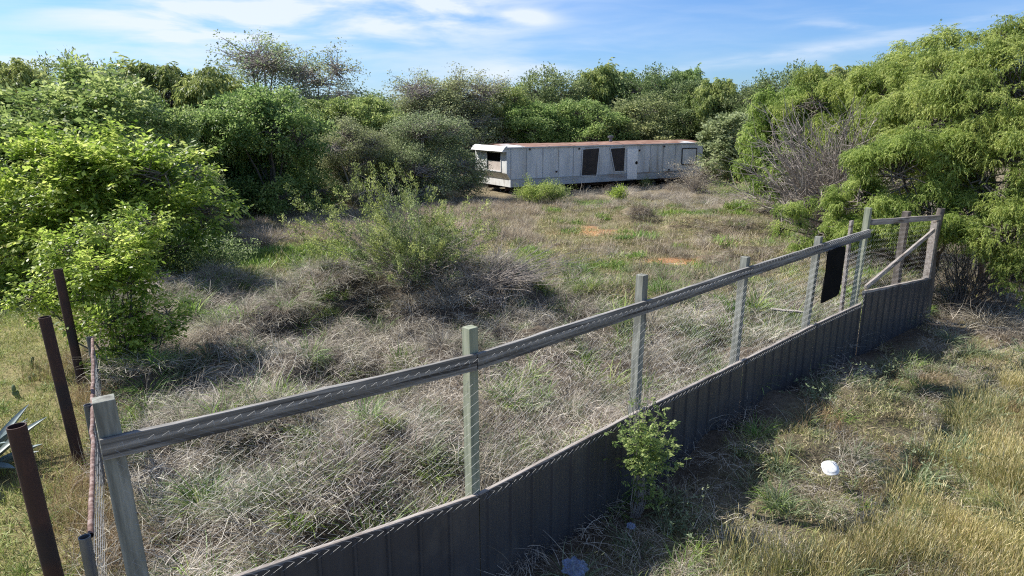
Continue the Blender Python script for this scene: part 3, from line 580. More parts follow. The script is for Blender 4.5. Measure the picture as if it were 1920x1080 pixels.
TREES = [  # kind, px centre, distance, top py, width px, name, label
 ('dark', 165, 33, 100, 190, 'oak_tree', 'dark green tree top above the lime green trees at far left'),
 ('mesq', 310, 36, 103, 250, 'mesquite_tree', 'dark feathery tree with a flat top left of the thin twiggy tree'),
 ('mesq', 30, 30, 118, 230, 'mesquite_tree', 'feathery tree cut by the left edge, farthest left of the far trees'),
 ('round', 250, 27, 150, 210, 'hackberry_tree', 'mid green tree half hidden by the lime green tree tops'),
 ('round', 500, 31, 156, 225, 'hackberry_tree', 'dense rounded green tree with dark base at the left end of the field'),
 ('mesq', 400, 31, 185, 190, 'mesquite_tree', 'feathery dark tree tucked left of the dense rounded tree'),
 ('dark', 350, 24, 300, 150, 'oak_tree', 'dark low tree behind the tips of the lime green tree'),
 ('sparse', 480, 46, 45, 300, 'elm_tree', 'tall thin leaved twiggy tree against the sky at left'),
 ('sparse', 590, 47, 88, 240, 'elm_tree', 'shorter thin leaved tree right of the tallest twiggy tree'),
 ('mesq', 545, 40, 165, 220, 'mesquite_tree', 'light green tree below the twiggy trees'),
 ('grey', 655, 34, 215, 170, 'brush_bush', 'grey green twiggy bush right of the dense rounded tree'),
 ('grey', 700, 36, 255, 150, 'brush_bush', 'low grey twiggy bush at the centre left edge of the field'),
 ('round', 690, 42, 178, 170, 'hackberry_tree', 'bright green tree crown behind the grey green bushes'),
 ('grey', 790, 36, 200, 210, 'brush_tree', 'large grey green tree left of the mobile home'),
 ('grey', 850, 47, 150, 230, 'brush_tree', 'tall grey green tree behind the left end of the mobile home'),
 ('sparse', 780, 47, 118, 220, 'elm_tree', 'thin leaved tree top above the large grey green tree'),
 ('sparse', 890, 48, 128, 200, 'elm_tree', 'thin leaved tree top just left of the mobile home roof'),
 ('round', 940, 50, 152, 130, 'hackberry_tree', 'pale green tree above the front end of the mobile home'),
 ('round', 1010, 49, 188, 150, 'hackberry_tree', 'bushy light green tree behind the mobile home roof, left half'),
 ('round', 1100, 49, 180, 170, 'hackberry_tree', 'bushy green tree directly behind the middle of the mobile home'),
 ('dark', 1050, 57, 126, 160, 'oak_tree', 'dark tree with uneven top rising behind the mobile home, leftmost'),
 ('mesq', 1140, 60, 112, 150, 'mesquite_tree', 'feathery tree with the highest top behind the mobile home'),
 ('dark', 1210, 57, 124, 150, 'oak_tree', 'dark tree behind the roof vent of the mobile home'),
 ('mesq', 1270, 58, 118, 130, 'mesquite_tree', 'feathery green tree behind the right end of the mobile home'),
 ('dark', 1200, 51, 175, 190, 'oak_tree', 'dense dark tree pressed against the back of the mobile home'),
 ('dark', 1300, 54, 150, 150, 'oak_tree', 'very dark tree at the right end of the mobile home'),
 ('mesq', 1345, 52, 150, 120, 'mesquite_tree', 'olive tree above the pale leafed bush'),
 ('dark', 1395, 50, 160, 140, 'oak_tree', 'dark tree between the mobile home and the right hand trees'),
 ('dark', 1470, 48, 122, 160, 'oak_tree', 'dark far tree peeping over the feathery trees at right'),
 ('sparse', 1640, 40, 92, 110, 'elm_tree', 'thin leaved tree top showing above the broad feathery tree'),
 ('mesq', 1570, 38, 128, 190, 'mesquite_tree', 'green far tree behind the broad feathery tree'),
 ('mesq', 1720, 36, 108, 190, 'mesquite_tree', 'far feathery tree left of the tallest feathery tree'),
 ('dark', 1330, 70, 168, 170, 'oak_tree', 'far dark tree in the gap over the right end of the mobile home'),
 ('dark', 990, 72, 165, 200, 'oak_tree', 'far dark tree in the gap over the left end of the mobile home'),
 ('round', 640, 62, 178, 230, 'hackberry_tree', 'far green tree in the dip of the skyline right of the twiggy trees'),
 ('mesq', 90, 55, 150, 260, 'mesquite_tree', 'far tree low on the skyline at the left edge'),
 ('dark', 730, 66, 172, 200, 'oak_tree', 'far dark tree in the skyline dip left of the grey green trees'),
]
first = {}
for i, (kind, px, Yd, top, wpx, nm, lab) in enumerate(TREES):
    tm, cm = PT[kind][i % 2]
    H_ = CH + elev(top) * Yd; dep = Yd * math.cos(PITCH); W_ = wpx / F * dep * 1.18; X_ = (px - 960) / F * (dep + (CH) * math.sin(PITCH) * 0 + .0) 
    X_ = atd(px, top + 60, Yd)[0]
    r_ = empty(nm, (X_, Yd, float(height(X_, Yd)) - .1), rng.uniform(0, 6.28), label=lab, cat='bush' if 'bush' in nm else 'tree', group='trees round the back of the field')
    r_.scale = (W_ / 7.2, W_ / 7.2, H_ / 6.75)
    for n_, me in (('trunk', tm), ('crown', cm)):
        o = bpy.data.objects.new(n_, me); COL.objects.link(o); o.parent = r_

# ------------------------------------------------------------------ shrubs
def bare_shrub(name, base, Hh, Wd, n, label, mt='twig', lean=(0, 0), sub=5, r0=.02, tall=None):
    base = np.array(base, float); base[2] = float(height(base[0], base[1])); root = empty(name, base, label=label, cat='shrub')
    mb = MB(); k = 8; a = rng.uniform(0, 6.283, n); sp = rng.uniform(.1, 1, n) ** .7 * Wd / 2; h = Hh * rng.uniform(.55, 1, n) * (1 - .35 * (sp / (Wd / 2)) ** 2); s = np.linspace(0, 1, k)
    if tall: h = h * np.where(rng.uniform(0, 1, n) < tall * (1 + .9 * np.sign(-np.cos(a))), 1.0, rng.uniform(.35, .62, n))
    P = np.zeros((n, k, 3)); P[..., 0] = (np.cos(a) * sp)[:, None] * s ** 1.3 + lean[0] * s + (rng.normal(0, .1, n))[:, None]; P[..., 1] = (np.sin(a) * sp)[:, None] * s ** 1.3 + lean[1] * s + (rng.normal(0, .1, n))[:, None]; P[..., 2] = h[:, None] * s ** .9 - .05
    P[:, 1:] += np.cumsum(rng.normal(0, .022 * Hh, (n, k - 1, 3)), 1); P[:, :, 2] = np.maximum(P[:, :, 2], -.1)
    mb.tubes(P, r0 * (1 - s * .75)[None] * rng.uniform(.6, 1.2, n)[:, None], 5)
    tips = [P[:, -1]]
    A = []; Rr = []
    for i in range(n):
        for q in range(sub):
            j = rng.integers(2, k); st = P[i, j]; d = P[i, j] - P[i, j - 1]; d = d / np.linalg.norm(d) + rng.normal(0, .45, 3); d /= np.linalg.norm(d); l = Hh * rng.uniform(.10, .26)
            m_ = st + d * l * .5; e = m_ + (d + rng.normal(0, .3, 3)) * l * .5; A.append([st, m_, e]); Rr.append([r0 * .4, r0 * .28, r0 * .15]); tips.append(e[None])
    mb.tubes(np.array(A), np.array(Rr), 3); mb.build('stems', M[mt], root, True)
    return root, P, np.concatenate(tips)
bare_shrub('bare_shrub', at(1565, 480), 4.5, 4.8, 150, 'bare grey many stemmed shrub in front of the feathery trees', lean=(-.7, 0), sub=14, r0=.03)
bare_shrub('bare_shrub', at(700, 375), 1.6, 3.0, 60, 'fallen tangle of bare branches below the grey green bushes', sub=6, r0=.02)
bare_shrub('bare_shrub', at(1795, 590), 2.0, 3.0, 70, 'dark bare brush under the trees beyond the fence corner', mt='bark', lean=(.6, .3), sub=7, r0=.016)

def foliage_on(root, tips, clusters, m, reps=1, cs=(.7, 1.2), jit=.1, name='foliage'):
    P = np.repeat(tips, reps, 0) + rng.normal(0, jit, (len(tips) * reps, 3)); P[:, 2] = np.maximum(P[:, 2], .03)
    d = P * [1, 1, .6]; d /= np.linalg.norm(d, axis=1, keepdims=True) + 1e-9; d[:, 2] += .6
    c = MB(); place(c, clusters, P, d, rng.uniform(*cs, len(P)), 1.0); c.build(name, M[m], root)
def cl_up(n, h, L_, W_):
    z = rng.uniform(0, h, n); P = np.stack([z, rng.normal(0, .035, n), rng.normal(0, .035, n)], -1); D = rng.normal(0, .7, (n, 3)) + [1.0, 0, 0]
    return leafq(P, D, rng.uniform(.7, 1.3, n) * L_, rng.uniform(.7, 1.3, n) * W_, flat=1.), rng.uniform(0, 1, n)
root, Pb, tips = bare_shrub('broom_shrub', at(785, 592), 2.45, 4.4, 105, 'big upright broom shrub with green tips rising from dead grass', sub=6, r0=.012, lean=(-.2, .1), tall=.22)
up = [cl_up(70, .30, .05, .017) for _ in range(6)]
sel = tips[(tips[:, 2] > .5)]; sel = sel[(sel[:, 0] < 1.9) & (fbm(sel[:, 0] * 2.2 + 9, sel[:, 2] * 2.2 + sel[:, 1] * 1.7, 8) > .47)]; foliage_on(root, sel, up, 'leaf_shrub', 1, (.75, 1.25), .03)
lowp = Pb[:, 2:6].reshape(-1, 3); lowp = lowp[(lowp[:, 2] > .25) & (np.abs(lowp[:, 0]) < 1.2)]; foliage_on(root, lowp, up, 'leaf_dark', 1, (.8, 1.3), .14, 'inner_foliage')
bare_shrub('dead_shrub', at(900, 600), 1.05, 3.2, 130, 'grey bare dead stems leaning right from the broom shrub', lean=(1.1, .2), sub=6, r0=.009)
for (a, b, hh, ww, n, m_, lb_, cl_) in [
    (1003, 385, 1.15, 1.5, 40, 'leaf_mesq', 'fluffy green bush in front of the left half of the mobile home', C_small),
    (1038, 383, 1.05, 1.3, 34, 'leaf_mid', 'darker fluffy bush touching the right of its neighbour by the mobile home', C_small),
    (1159, 378, .75, .6, 18, 'leaf_bright', 'small yellow green plant in front of the mobile home', C_small),
    (1210, 350, .6, .6, 14, 'leaf_mid', 'little plant below the white door of the mobile home', C_tiny)]:
    r_, Ps, tp = bare_shrub('small_bush', at(a, b), hh, ww, n, lb_, sub=3, r0=.01); foliage_on(r_, tp, cl_, m_, 2, (.5, .8), .08)
r_, Ps, tp = bare_shrub('dry_bush', at(1300, 362), 2.0, 3.4, 90, 'tall dry brown bush hiding the right end of the mobile home', sub=6, r0=.012); foliage_on(r_, tp[::3], C_tiny, 'mauve', 1, (.6, 1.0), .1)
r_, Ps, tp = bare_shrub('weed_clump', at(1365, 372), 1.0, 2.6, 50, 'green weeds at the foot of the pale leafed bush', sub=3, r0=.008); foliage_on(r_, tp, C_tiny, 'leaf_mid', 1, (.6, 1.0), .1)
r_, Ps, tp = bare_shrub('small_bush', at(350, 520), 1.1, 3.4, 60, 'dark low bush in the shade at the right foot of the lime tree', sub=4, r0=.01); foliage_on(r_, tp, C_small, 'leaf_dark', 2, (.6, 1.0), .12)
r_, Ps, tp = bare_shrub('small_bush', at(985, 520), .7, 1.6, 30, 'low green sprig right of the broom shrub', sub=3, r0=.007); foliage_on(r_, tp, up, 'leaf_shrub', 1, (.6, 1.0), .05)

# vine shrub on the panel
vb = np.array([1.40, 6.62, 0.]); vroot = empty('climbing_shrub', (vb[0], vb[1], float(height(vb[0], vb[1]))), label='leafy green shrub with dead brown stems against the metal panels', cat='shrub')
mb = MB(); n = 26; k = 8; s = np.linspace(0, 1, k); dz = rng.uniform(.8, 1.75, n); P = np.zeros((n, k, 3)); dirx = rng.normal(0, .09, n)
P[..., 0] = dirx[:, None] * s + .05 * np.sin(s * 6 + dirx[:, None] * 9); P[..., 1] = (dirx * .7)[:, None] * s - .10 * s; P[..., 2] = dz[:, None] * s - .05
P[:, 1:] += np.cumsum(rng.normal(0, .02, (n, k - 1, 3)), 1); P[..., 0] -= .05
mb.tubes(P, .006 * (1 - .6 * s)[None] * np.ones((n, 1)), 4); mb.build('stems', M['twig'], vroot)
pts = np.concatenate([P[:, 3], P[:, 4], P[:, 5], P[:, 6], P[:, 5] + rng.normal(0, .08, (n, 3)), P[:, 6] + rng.normal(0, .1, (n, 3)), P[:, 2]]); pts = pts[(pts[:, 2] < 1.30) & (pts[:, 2] > .25) & (rng.uniform(0, 1, len(pts)) < .2 + .8 * (pts[:, 2] > .7))]
d = rng.normal(0, .6, pts.shape) + [.4, -.6, .3]; c = MB(); place(c, [cl_spray(4, 7, .07, .036, .022) for _ in range(5)], pts + rng.normal(0, .05, pts.shape) + [.05, -.09, 0], d, rng.uniform(.8, 1.3, len(pts)), 1.); c.build('foliage', M['leaf_mid'], vroot)

# agave
def agave(base, n, Ln, label):
    root = empty('agave', base, label=label, cat='agave')
    for i in range(n):
        a = i * 2.4 + rng.uniform(-.2, .2); el = rng.uniform(R(20), R(75)); L_ = Ln * rng.uniform(.75, 1.1); k = 9; s = np.linspace(0, 1, k); e = el - s * rng.uniform(.1, .6)
        c_ = np.cumsum(np.stack([np.cos(e), np.zeros(k), np.sin(e)], -1) * L_ / k, 0); w = .07 * np.sin(np.clip(s * .75 + .25, 0, 1) * math.pi) ** .8 + .004; w[-1] = .003
        cr = 5; u = np.linspace(-1, 1, cr); P = np.zeros((k, cr, 3)); P[...] = c_[:, None]; P[:, :, 1] += w[:, None] * u; nrm = np.stack([-np.sin(e), np.zeros(k), np.cos(e)], -1)
        P += nrm[:, None] * (.035 * (u ** 2))[None, :, None] * (w / .07)[:, None, None]; Pb = P - nrm[:, None] * (.028 * (1 - u ** 2) + .003)[None, :, None] * (w / .07)[:, None, None]
        ca, sa = math.cos(a), math.sin(a); Rm = np.array([[ca, -sa, 0], [sa, ca, 0], [0, 0, 1]]); mb = MB()
        ii2 = (np.arange(k - 1)[:, None] * cr + np.arange(cr - 1)[None]).reshape(-1); Fq = np.stack([ii2, ii2 + 1, ii2 + cr + 1, ii2 + cr], -1)
        mb.add((P @ Rm.T).reshape(-1, 3), Fq); mb.add((Pb @ Rm.T).reshape(-1, 3), Fq[:, ::-1]); mb.build('leaf', M['agave'], root, True)
A0 = at(-45, 890); agave((A0[0], A0[1], 0), 30, .95, 'large blue grey agave at the left edge beside the pipe posts')
# prickly pear
def pear(px, py, n, label):
    b = at(px, py); root = empty('prickly_pear', (b[0], b[1], float(height(b[0], b[1])) - .02), label=label, cat='cactus'); z = 0
    pos = np.array([0, 0, .0])
    for i in range(n):
        r = rng.uniform(.05, .075); a = rng.uniform(0, 3.1); t = rng.normal(0, .25); up_ = np.array([math.sin(t) * math.cos(a), math.sin(t) * math.sin(a), math.cos(t)]); sd = np.cross(up_, [math.sin(a), -math.cos(a), 0.]); sd = np.array([math.cos(a), math.sin(a), 0.]); nr = np.cross(up_, sd)
        c_ = pos + up_ * r * .95; U_, V_ = np.meshgrid(np.linspace(0, 2*np.pi, 15), np.linspace(0, np.pi, 9)); Q = c_ + (np.sin(V_) * np.cos(U_))[..., None] * sd * r * .8 + np.cos(V_)[..., None] * up_ * r * 1.15 + (np.sin(V_) * np.sin(U_))[..., None] * nr * .018
        ii2 = (np.arange(8)[:, None] * 15 + np.arange(14)[None]).reshape(-1); MB().add(Q.reshape(-1, 3), np.stack([ii2, ii2 + 1, ii2 + 16, ii2 + 15], -1)).build('pad', M['cactus'], root, True)
        if rng.uniform() < .5: pos = c_ + up_ * r * .9
        else: pos = np.array([rng.normal(0, .07), rng.normal(0, .07), 0])
pear(62, 690, 3, 'small prickly pear on the lawn nearest the far pipe post')
pear(30, 745, 3, 'prickly pear on the lawn just behind the agave')
pear(55, 715, 2, 'tiny prickly pear between the two larger ones on the lawn')

# ------------------------------------------------------------------ rusty pipe posts
def pipe(mb, A, B, r, sides=20, wall=.008):
    A, B = np.array(A, float), np.array(B, float); P = np.stack([A + (B - A) * s for s in np.linspace(0, 1, 6)])[None]
    mb.tubes(P, np.full((1, 6), r), sides); mb.tubes(P[:, ::-1], np.full((1, 6), r - wall), sides)
    # rim
    t = (B - A) / np.linalg.norm(B - A); ref = np.array([1., .1, 0]) if abs(t[2]) > .8 else np.array([.05, 0, 1.]); u = np.cross(t, ref); u /= np.linalg.norm(u); w = np.cross(t, u); a = np.arange(sides) / sides * 2 * np.pi
    ring = lambda rr: B + rr * (u * np.cos(a)[:, None] + w * np.sin(a)[:, None]); V = np.concatenate([ring(r), ring(r - wall)]); j = np.arange(sides); j2 = (j + 1) % sides
    mb.add(V, np.stack([j, j2, j2 + sides, j + sides], -1))
for (bx, by, zt, lx, ly, lab) in [(-3.66, 4.80, 1.92, -.12, .0, 'nearest rusty pipe post, cut by the bottom edge'), (-5.42, 7.8, 1.90, -.14, 0, 'middle one of the rusty pipe posts, on the lawn edge'), (-6.84, 10.2, 1.95, -.10, 0, 'farthest rusty pipe post, its top in the lime green leaves')]:
    mb = MB(); pipe(mb, (0, 0, -.2), (lx, ly, zt), .066); o = mb.build('pipe_post', M['rust_dark'], smooth=True); o.location = (bx, by, 0); tag(o, lab, 'post', 'rusty pipe posts in a row')
# old wire fence with pipe rail
wroot = empty('wire_fence', (-3.24, 4.64, 0), label='old wire fence with a rusty pink pipe rail beside the pipe posts', cat='fence')
w0 = np.array([-3.24, 4.64, 1.08]); w1 = np.array([-6.25, 9.7, 1.02]); rel = lambda p: np.array(p) - [-3.24, 4.64, 0]
mb = MB(); k = 30; s = np.linspace(0, 1, k); P = rel(w0) + (w1 - w0) * s[:, None]; P[:, 2] -= .08 * np.sin(s * math.pi * 2) ** 2; P[:, 0] += rng.normal(0, .004, k); mb.tubes(P[None], np.full((1, k), .022), 10); mb.build('rail', M['rust_pink'], wroot, True)
for q in (0, .5, 1):
    b = w0 + (w1 - w0) * q; mb = MB(); pipe(mb, rel((b[0] + .02, b[1] - .06, -.1)), rel((b[0] - .01, b[1] - .06, b[2] + .03)), .042, 16, .006); mb.build('post', M['pipe_grey'], wroot, True)
mb = MB(); T = (w1 - w0); A = []
for z in np.arange(.12, 1.0, .13): 
    Q = rel(w0) + T * s[:, None]; Q[:, 2] = z + rng.normal(0, .006, k); A.append(Q)
mb.tubes(np.array(A), np.full((len(A), k), .0018), 4); A = []
for q in np.arange(0, 1, .15 / 5.9): b = rel(w0 + T * q); A.append([[b[0], b[1], .02], [b[0] + rng.normal(0, .01), b[1], .5], [b[0], b[1], 1.04]])
mb.tubes(np.array(A), np.full((len(A), 3), .0016), 4)
A = []   # horizontal wires that run to the wooden corner post
for z in np.arange(.1, 1.9, .14): A.append([rel((-3.2, 4.6, z * .55 + .1)), rel((-2.95, 4.3, z * .7 + .1)), rel((-2.6, 3.97, z))])
mb.tubes(np.array(A), np.full((len(A), 3), .0019), 4); mb.build('wire_mesh', M['wire'], wroot)

# ------------------------------------------------------------------ main fence
TOPZ = [2.50, 2.53, 2.58, 2.43, 2.41, 2.69]; RZ = [2.20, 2.245, 2.24, 2.24, 2.24, 2.26]; PZ = [1.02, 1.03, 1.06, 1.01, 1.0, 1.0]
froot = empty('chain_link_fence', (*FP[0], 0), label='long chain link fence with wooden posts and rails above dark metal panels', cat='fence')
off3 = np.array([*FP[0], 0])
def segn(i):
    d = FP[i + 1] - FP[i]; L_ = np.linalg.norm(d); d = d / L_; return d, np.array([d[1], -d[0]]), L_
leans = [(.14, -.05), (.0, 0), (-.02, 0), (-.05, .05), (-.09, .05), (-.07, .03)]
posts = []
for i in range(6):
    d, nrm, _ = segn(min(i, 4)); w = .095 if i else .125
    b = np.array([FP[i][0], FP[i][1], -.3]); t_ = np.array([FP[i][0], FP[i][1], TOPZ[i]]); c_ = -nrm * (.03 + w / 2); b[:2] += c_; t_[:2] += c_
    b[0] += leans[i][0]; b[1] += leans[i][1]
    posts.append(beam('post', b, t_, w, w, M['wood_green'] if i in (1, 5) else M['wood'], froot, along='z', side=(d[0], d[1], 0), rough=.004))
rail_px = []
for i in range(5):
    d, nrm, L_ = segn(i); ext0 = .05 if i == 0 else -.004; ext1 = -.004
    a = np.array([*(FP[i] - d * ext0 + nrm * -.008), RZ[i]]); b = np.array([*(FP[i + 1] + d * ext1 + nrm * -.008), RZ[i + 1]])
    hgt = .14; a2, b2 = a.copy(), b.copy()
    beam('rail', a2, b2, .040, hgt, M['wood_rail'], froot, rough=.005)
    # lower nailing rail behind the sheet metal
    a = np.array([*(FP[i] + d * .004 + nrm * -.008), PZ[i] - .045]); b = np.array([*(FP[i + 1] - d * .004 + nrm * -.008), PZ[i + 1] - .045])
    beam('lower_rail', a, b, .040, .09, M['wood_grey'], froot, rough=.003)
def sheet(A, B, z0, ztA, ztB, nrm, parent, origin, name='metal_panel'):
    A, B = np.array(A), np.array(B); d = B - A; L_ = np.linalg.norm(d); d /= L_
    xs = [0.]; ys = [0.]; x = .10
    while x < L_ - .08:
        xs += [x - .022, x - .010, x + .010, x + .022]; ys += [0, .018, .018, 0]
        for q in (.09, .18):
            if x + q < L_ - .03: xs += [x + q - .012, x + q, x + q + .012]; ys += [0, .0025, 0]
        x += .28
    xs.append(L_); ys.append(0.); xs = np.array(xs); ys = np.array(ys); zt = ztA + (ztB - ztA) * xs / L_ + .004 * np.sin(xs * 5) + .003 * np.sin(xs * 13)
    n = len(xs); base = A[None] + d[None] * xs[:, None] + nrm[None] * (ys + .016)[:, None]; th_ = .0015
    V = []
    for o_ in (0, -th_):
        bb = base + nrm * o_; V.append(np.concatenate([bb, np.full((n, 1), z0)], 1)); V.append(np.concatenate([bb, zt[:, None]], 1))
    V = np.concatenate(V) - origin; i = np.arange(n - 1)
    mb = MB(); mb.add(V, np.concatenate([np.stack([i, i + 1, n + i + 1, n + i], -1), np.stack([2*n + i + 1, 2*n + i, 3*n + i, 3*n + i + 1], -1), np.stack([n + i, n + i + 1, 3*n + i + 1, 3*n + i], -1)]))
    return mb.build(name, M['panel'], parent)
for i in range(5):
    d, nrm, L_ = segn(i); sheet(FP[i], FP[i + 1] - d * .006, -.06, PZ[i] - .012, PZ[i + 1] - .012, nrm, froot, off3)
def diamond(A, B, zb, zt, nrm, off, origin, parent, r=.0014, knuckle=True, zt2=None, zb2=None, clip=None):
    """chain link: zig-zag wires between A and B"""
    A, B = np.array(A), np.array(B); d = B - A; L_ = np.linalg.norm(d); d = d / L_; p = .088; rows = int((zt - zb) / (p / 2))
    cols = int(L_ / (p)); zt2 = zt if zt2 is None else zt2; zb2 = zb if zb2 is None else zb2
    Q = []
    for c_ in range(cols + 1):
        k = np.arange(rows + 1); u = (c_ + .5 * 0) * p + np.where(k % 2, p / 2, -p / 2) ; u = np.clip(u, 0, L_); f = k / rows
        zz = (zb + (zb2 - zb) * u / L_) * (1 - f) + (zt + (zt2 - zt) * u / L_) * f; bow = .012 * np.sin(f * math.pi) * math.sin(c_ * .7)
        o_ = off + np.where(k % 2, .002, -.002) + bow
        Q.append(np.concatenate([A + d * u[:, None] + nrm * o_[:, None], zz[:, None]], 1))
    mb = MB(); Q = np.array(Q) - origin; mb.tubes(Q, np.full(Q.shape[:2], r), 4)
    if knuckle:
        top = Q[:, -1]; K = np.stack([top, top + np.array([*nrm * .010, .004]), top + np.array([*nrm * .012 + d * .004, -.024])], 1); mb.tubes(K, np.full((len(K), 3), .0026), 4)
    return mb.build('chain_link_mesh', M['wire'], parent)
for i in range(5):
    d, nrm, L_ = segn(i); top = .045
    diamond(FP[i] + d * (.02), FP[i + 1] - d * .02, PZ[i] - .055, RZ[i] + top + .03 * (i > 2), nrm, .045, off3, froot, zt2=RZ[i + 1] + top + .03 * (i > 2), zb2=PZ[i + 1] - .055, r=(.0013 if i < 2 else .0019))

# weathered board standing behind the tall post
d, nrm, _ = segn(4)
o = beam('grey_board', (FP[5][0] - .30 + .02, FP[5][1] + .12, -.1), (FP[5][0] - .27, FP[5][1] + .16, 2.45), .10, .045, M['wood_grey'], None, along='z', side=(d[0], d[1], 0)); tag(o, 'thin brown board standing behind the tallest fence post', 'board')

# end bay with the brace
g0, g1 = FP[5], FP[6]; d6, n6, L6 = segn(5); groot = empty('fence_end_bay', (*g0, 0), label='braced end section of the fence by the dark trees, with a higher metal panel', cat='fence'); og = np.array([*g0, 0])
P3 = lambda s_, z, off_=0.: np.array([*(g0 + d6 * s_ + n6 * off_), z])
beam('top_rail', P3(.06, 2.44, -.03), P3(L6 + .15, 2.23, -.03), .045, .10, M['wood_grey'], groot, rough=.005)
beam('end_post', P3(L6 - .05, -.3, -.06), P3(L6 - .0, 2.17, -.06), .10, .12, M['wood_grey'], groot, along='z', side=(d6[0], d6[1], 0))
beam('brace', P3(.14, 1.26, -.02), P3(L6 - .12, 2.0, -.02), .045, .085, M['wood_grey'], groot, rough=.004)
beam('inner_post', P3(L6 - .42, -.2, -.50), P3(L6 - .45, 2.36, -.45), .15, .12, M['bark'], groot, along='z', side=(d6[0], d6[1], 0), rough=.01)
beam('sill_board', P3(.06, 1.165, -.01), P3(L6 + .02, .955, -.01), .05, .09, M['wood_grey'], groot, rough=.004)
sheet(P3(.02, 0)[:2], P3(L6 + .03, 0)[:2], -.06, 1.17, .97, n6, groot, og)
diamond(P3(.1, 0)[:2], P3(L6 - .05, 0)[:2], 1.12, 2.42, n6, .02, og, groot, knuckle=False, zt2=2.22, zb2=.93, r=.0010)
tk = MB(); tk.tubes(np.array([[[0, 0, -.2], [.02, .02, .8], [-.03, .04, 1.7], [.03, 0, 2.4]]]), np.array([[.11, .10, .095, .07]]), 12); o = tk.build('dead_tree_trunk', M['bark'], smooth=True); e_ = P3(L6 + .28, 0, -.10); o.location = (e_[0], e_[1], 0); tag(o, 'dark rough trunk standing at the right end of the fence', 'trunk')

# blacked out sign hanging on the mesh
d, nrm, _ = segn(4); sA = np.array([*(FP[4] + d * -.02 + nrm * .075), 0])
ol = [(.0, .0), (.03, -.02), (.12, -.01), (.30, .0), (.42, .01), (.50, .05), (.53, .30), (.535, .60), (.54, .95), (.51, 1.02), (.36, 1.035), (.16, 1.02), (.05, 1.0), (.03, .93), (.035, .6), (-.005, .2)]
n = len(ol); C = np.array([.27, .5]); mb = MB(); V = []
for o_ in (.008, -.008):
    for (a, b) in ol + [tuple(C)]: V.append([*(d * a * 1.3 + nrm * o_), b * .80 + 1.38])
Fq = []
assert n % 2 == 0
for i in range(0, n, 2): Fq.append([i, i + 1, (i + 2) % n, n]); Fq.append([(i + 2) % n + n + 1, i + 1 + n + 1, i + n + 1, n + n + 1])
Fq.append([n - 1, 0, 0, n]) if n % 2 else None
Fq = [f for f in Fq if len(set(f)) == 4]
for i in range(n): j = (i + 1) % n; Fq.append([i, i + n + 1, j + n + 1, j])
mb.add(V, Fq); o = mb.build('sign', M['black'], None); o.location = sA; tag(o, 'plain black upright sign hung on the chain link near the tallest post', 'sign')

# plank, litter
b = at(1478, 618); o = beam('plank', (b[0] - .35, b[1] + .1, .12 + float(height(b[0], b[1]))), (b[0] + .35, b[1] - .1, .10 + float(height(b[0], b[1]))), .12, .03, M['wood_grey'], None); tag(o, 'pale plank lying in the grass behind the metal panels', 'plank')
b = at(1135, 617);
def plate():
    mb = MB(); k, s_ = 9, 28; rr = np.array([0.0001, .03, .06, .078, .085, .095, .105, .115, .118]); zz = np.array([.022, .022, .021, .02, .016, .008, .003, .0, -.003]); a = np.arange(s_) / s_ * 6.2832
    V = np.zeros((k, s_, 3)); V[..., 0] = rr[:, None] * np.cos(a) * (1 + .04 * np.sin(2 * a)); V[..., 1] = rr[:, None] * np.sin(a); V[..., 2] = zz[:, None] + .008 * np.sin(3 * a + 1) * (rr / .118)[:, None] ** 2 + .002 * np.sin(14 * a) * (rr / .118)[:, None] ** 3
    i = np.arange(k - 1)[:, None] * s_; j = np.arange(s_)[None]; j2 = (j + 1) % s_
    mb.add(V.reshape(-1, 3), np.stack([i + j, i + j2, i + s_ + j2, i + s_ + j], -1).reshape(-1, 4)); o = mb.build('paper_plate', M['paper'], smooth=True); return o
o = plate(); c = at(1557, 877, .30); o.location = c; o.scale = (.86, .86, 1); o.rotation_euler = (R(24), R(-16), .4); tag(o, 'crumpled white paper plate in the weeds outside the fence', 'plate')
def bag(px, py, r, name, lab, hz=.1, cat='litter'):
    mb = MB(); U_, V_ = np.meshgrid(np.linspace(0, 2*np.pi, 33), np.linspace(.02, np.pi - .02, 17)); d = np.stack([np.sin(V_) * np.cos(U_), np.sin(V_) * np.sin(U_), np.cos(V_)], -1)
    rad = 1 + .22 * np.sin(5 * U_ + 3 * V_) * np.sin(V_) + .13 * np.sin(9 * U_ - 7 * V_) * np.sin(V_) + .08 * np.sin(17 * U_ + 11 * V_) * np.sin(V_); P = d * rad[..., None] * [r, r * .75, r * .55]
    i = (np.arange(16)[:, None] * 33 + np.arange(32)[None]).reshape(-1); mb.add(P.reshape(-1, 3), np.stack([i, i + 1, i + 34, i + 33], -1)); o = mb.build(name, M['plastic'], smooth=False); c_ = at(px, py, hz); o.location = c_; o.rotation_euler = (.2, .3, .8); tag(o, lab, cat); return o
bag(1077, 1064, .125, 'plastic_bag', 'bluish clear plastic bag in the dark grass at the bottom edge', .26)
bag(1183, 986, .05, 'plastic_wrapper', 'small crumpled clear wrapper in the shade of the metal panels', .24)

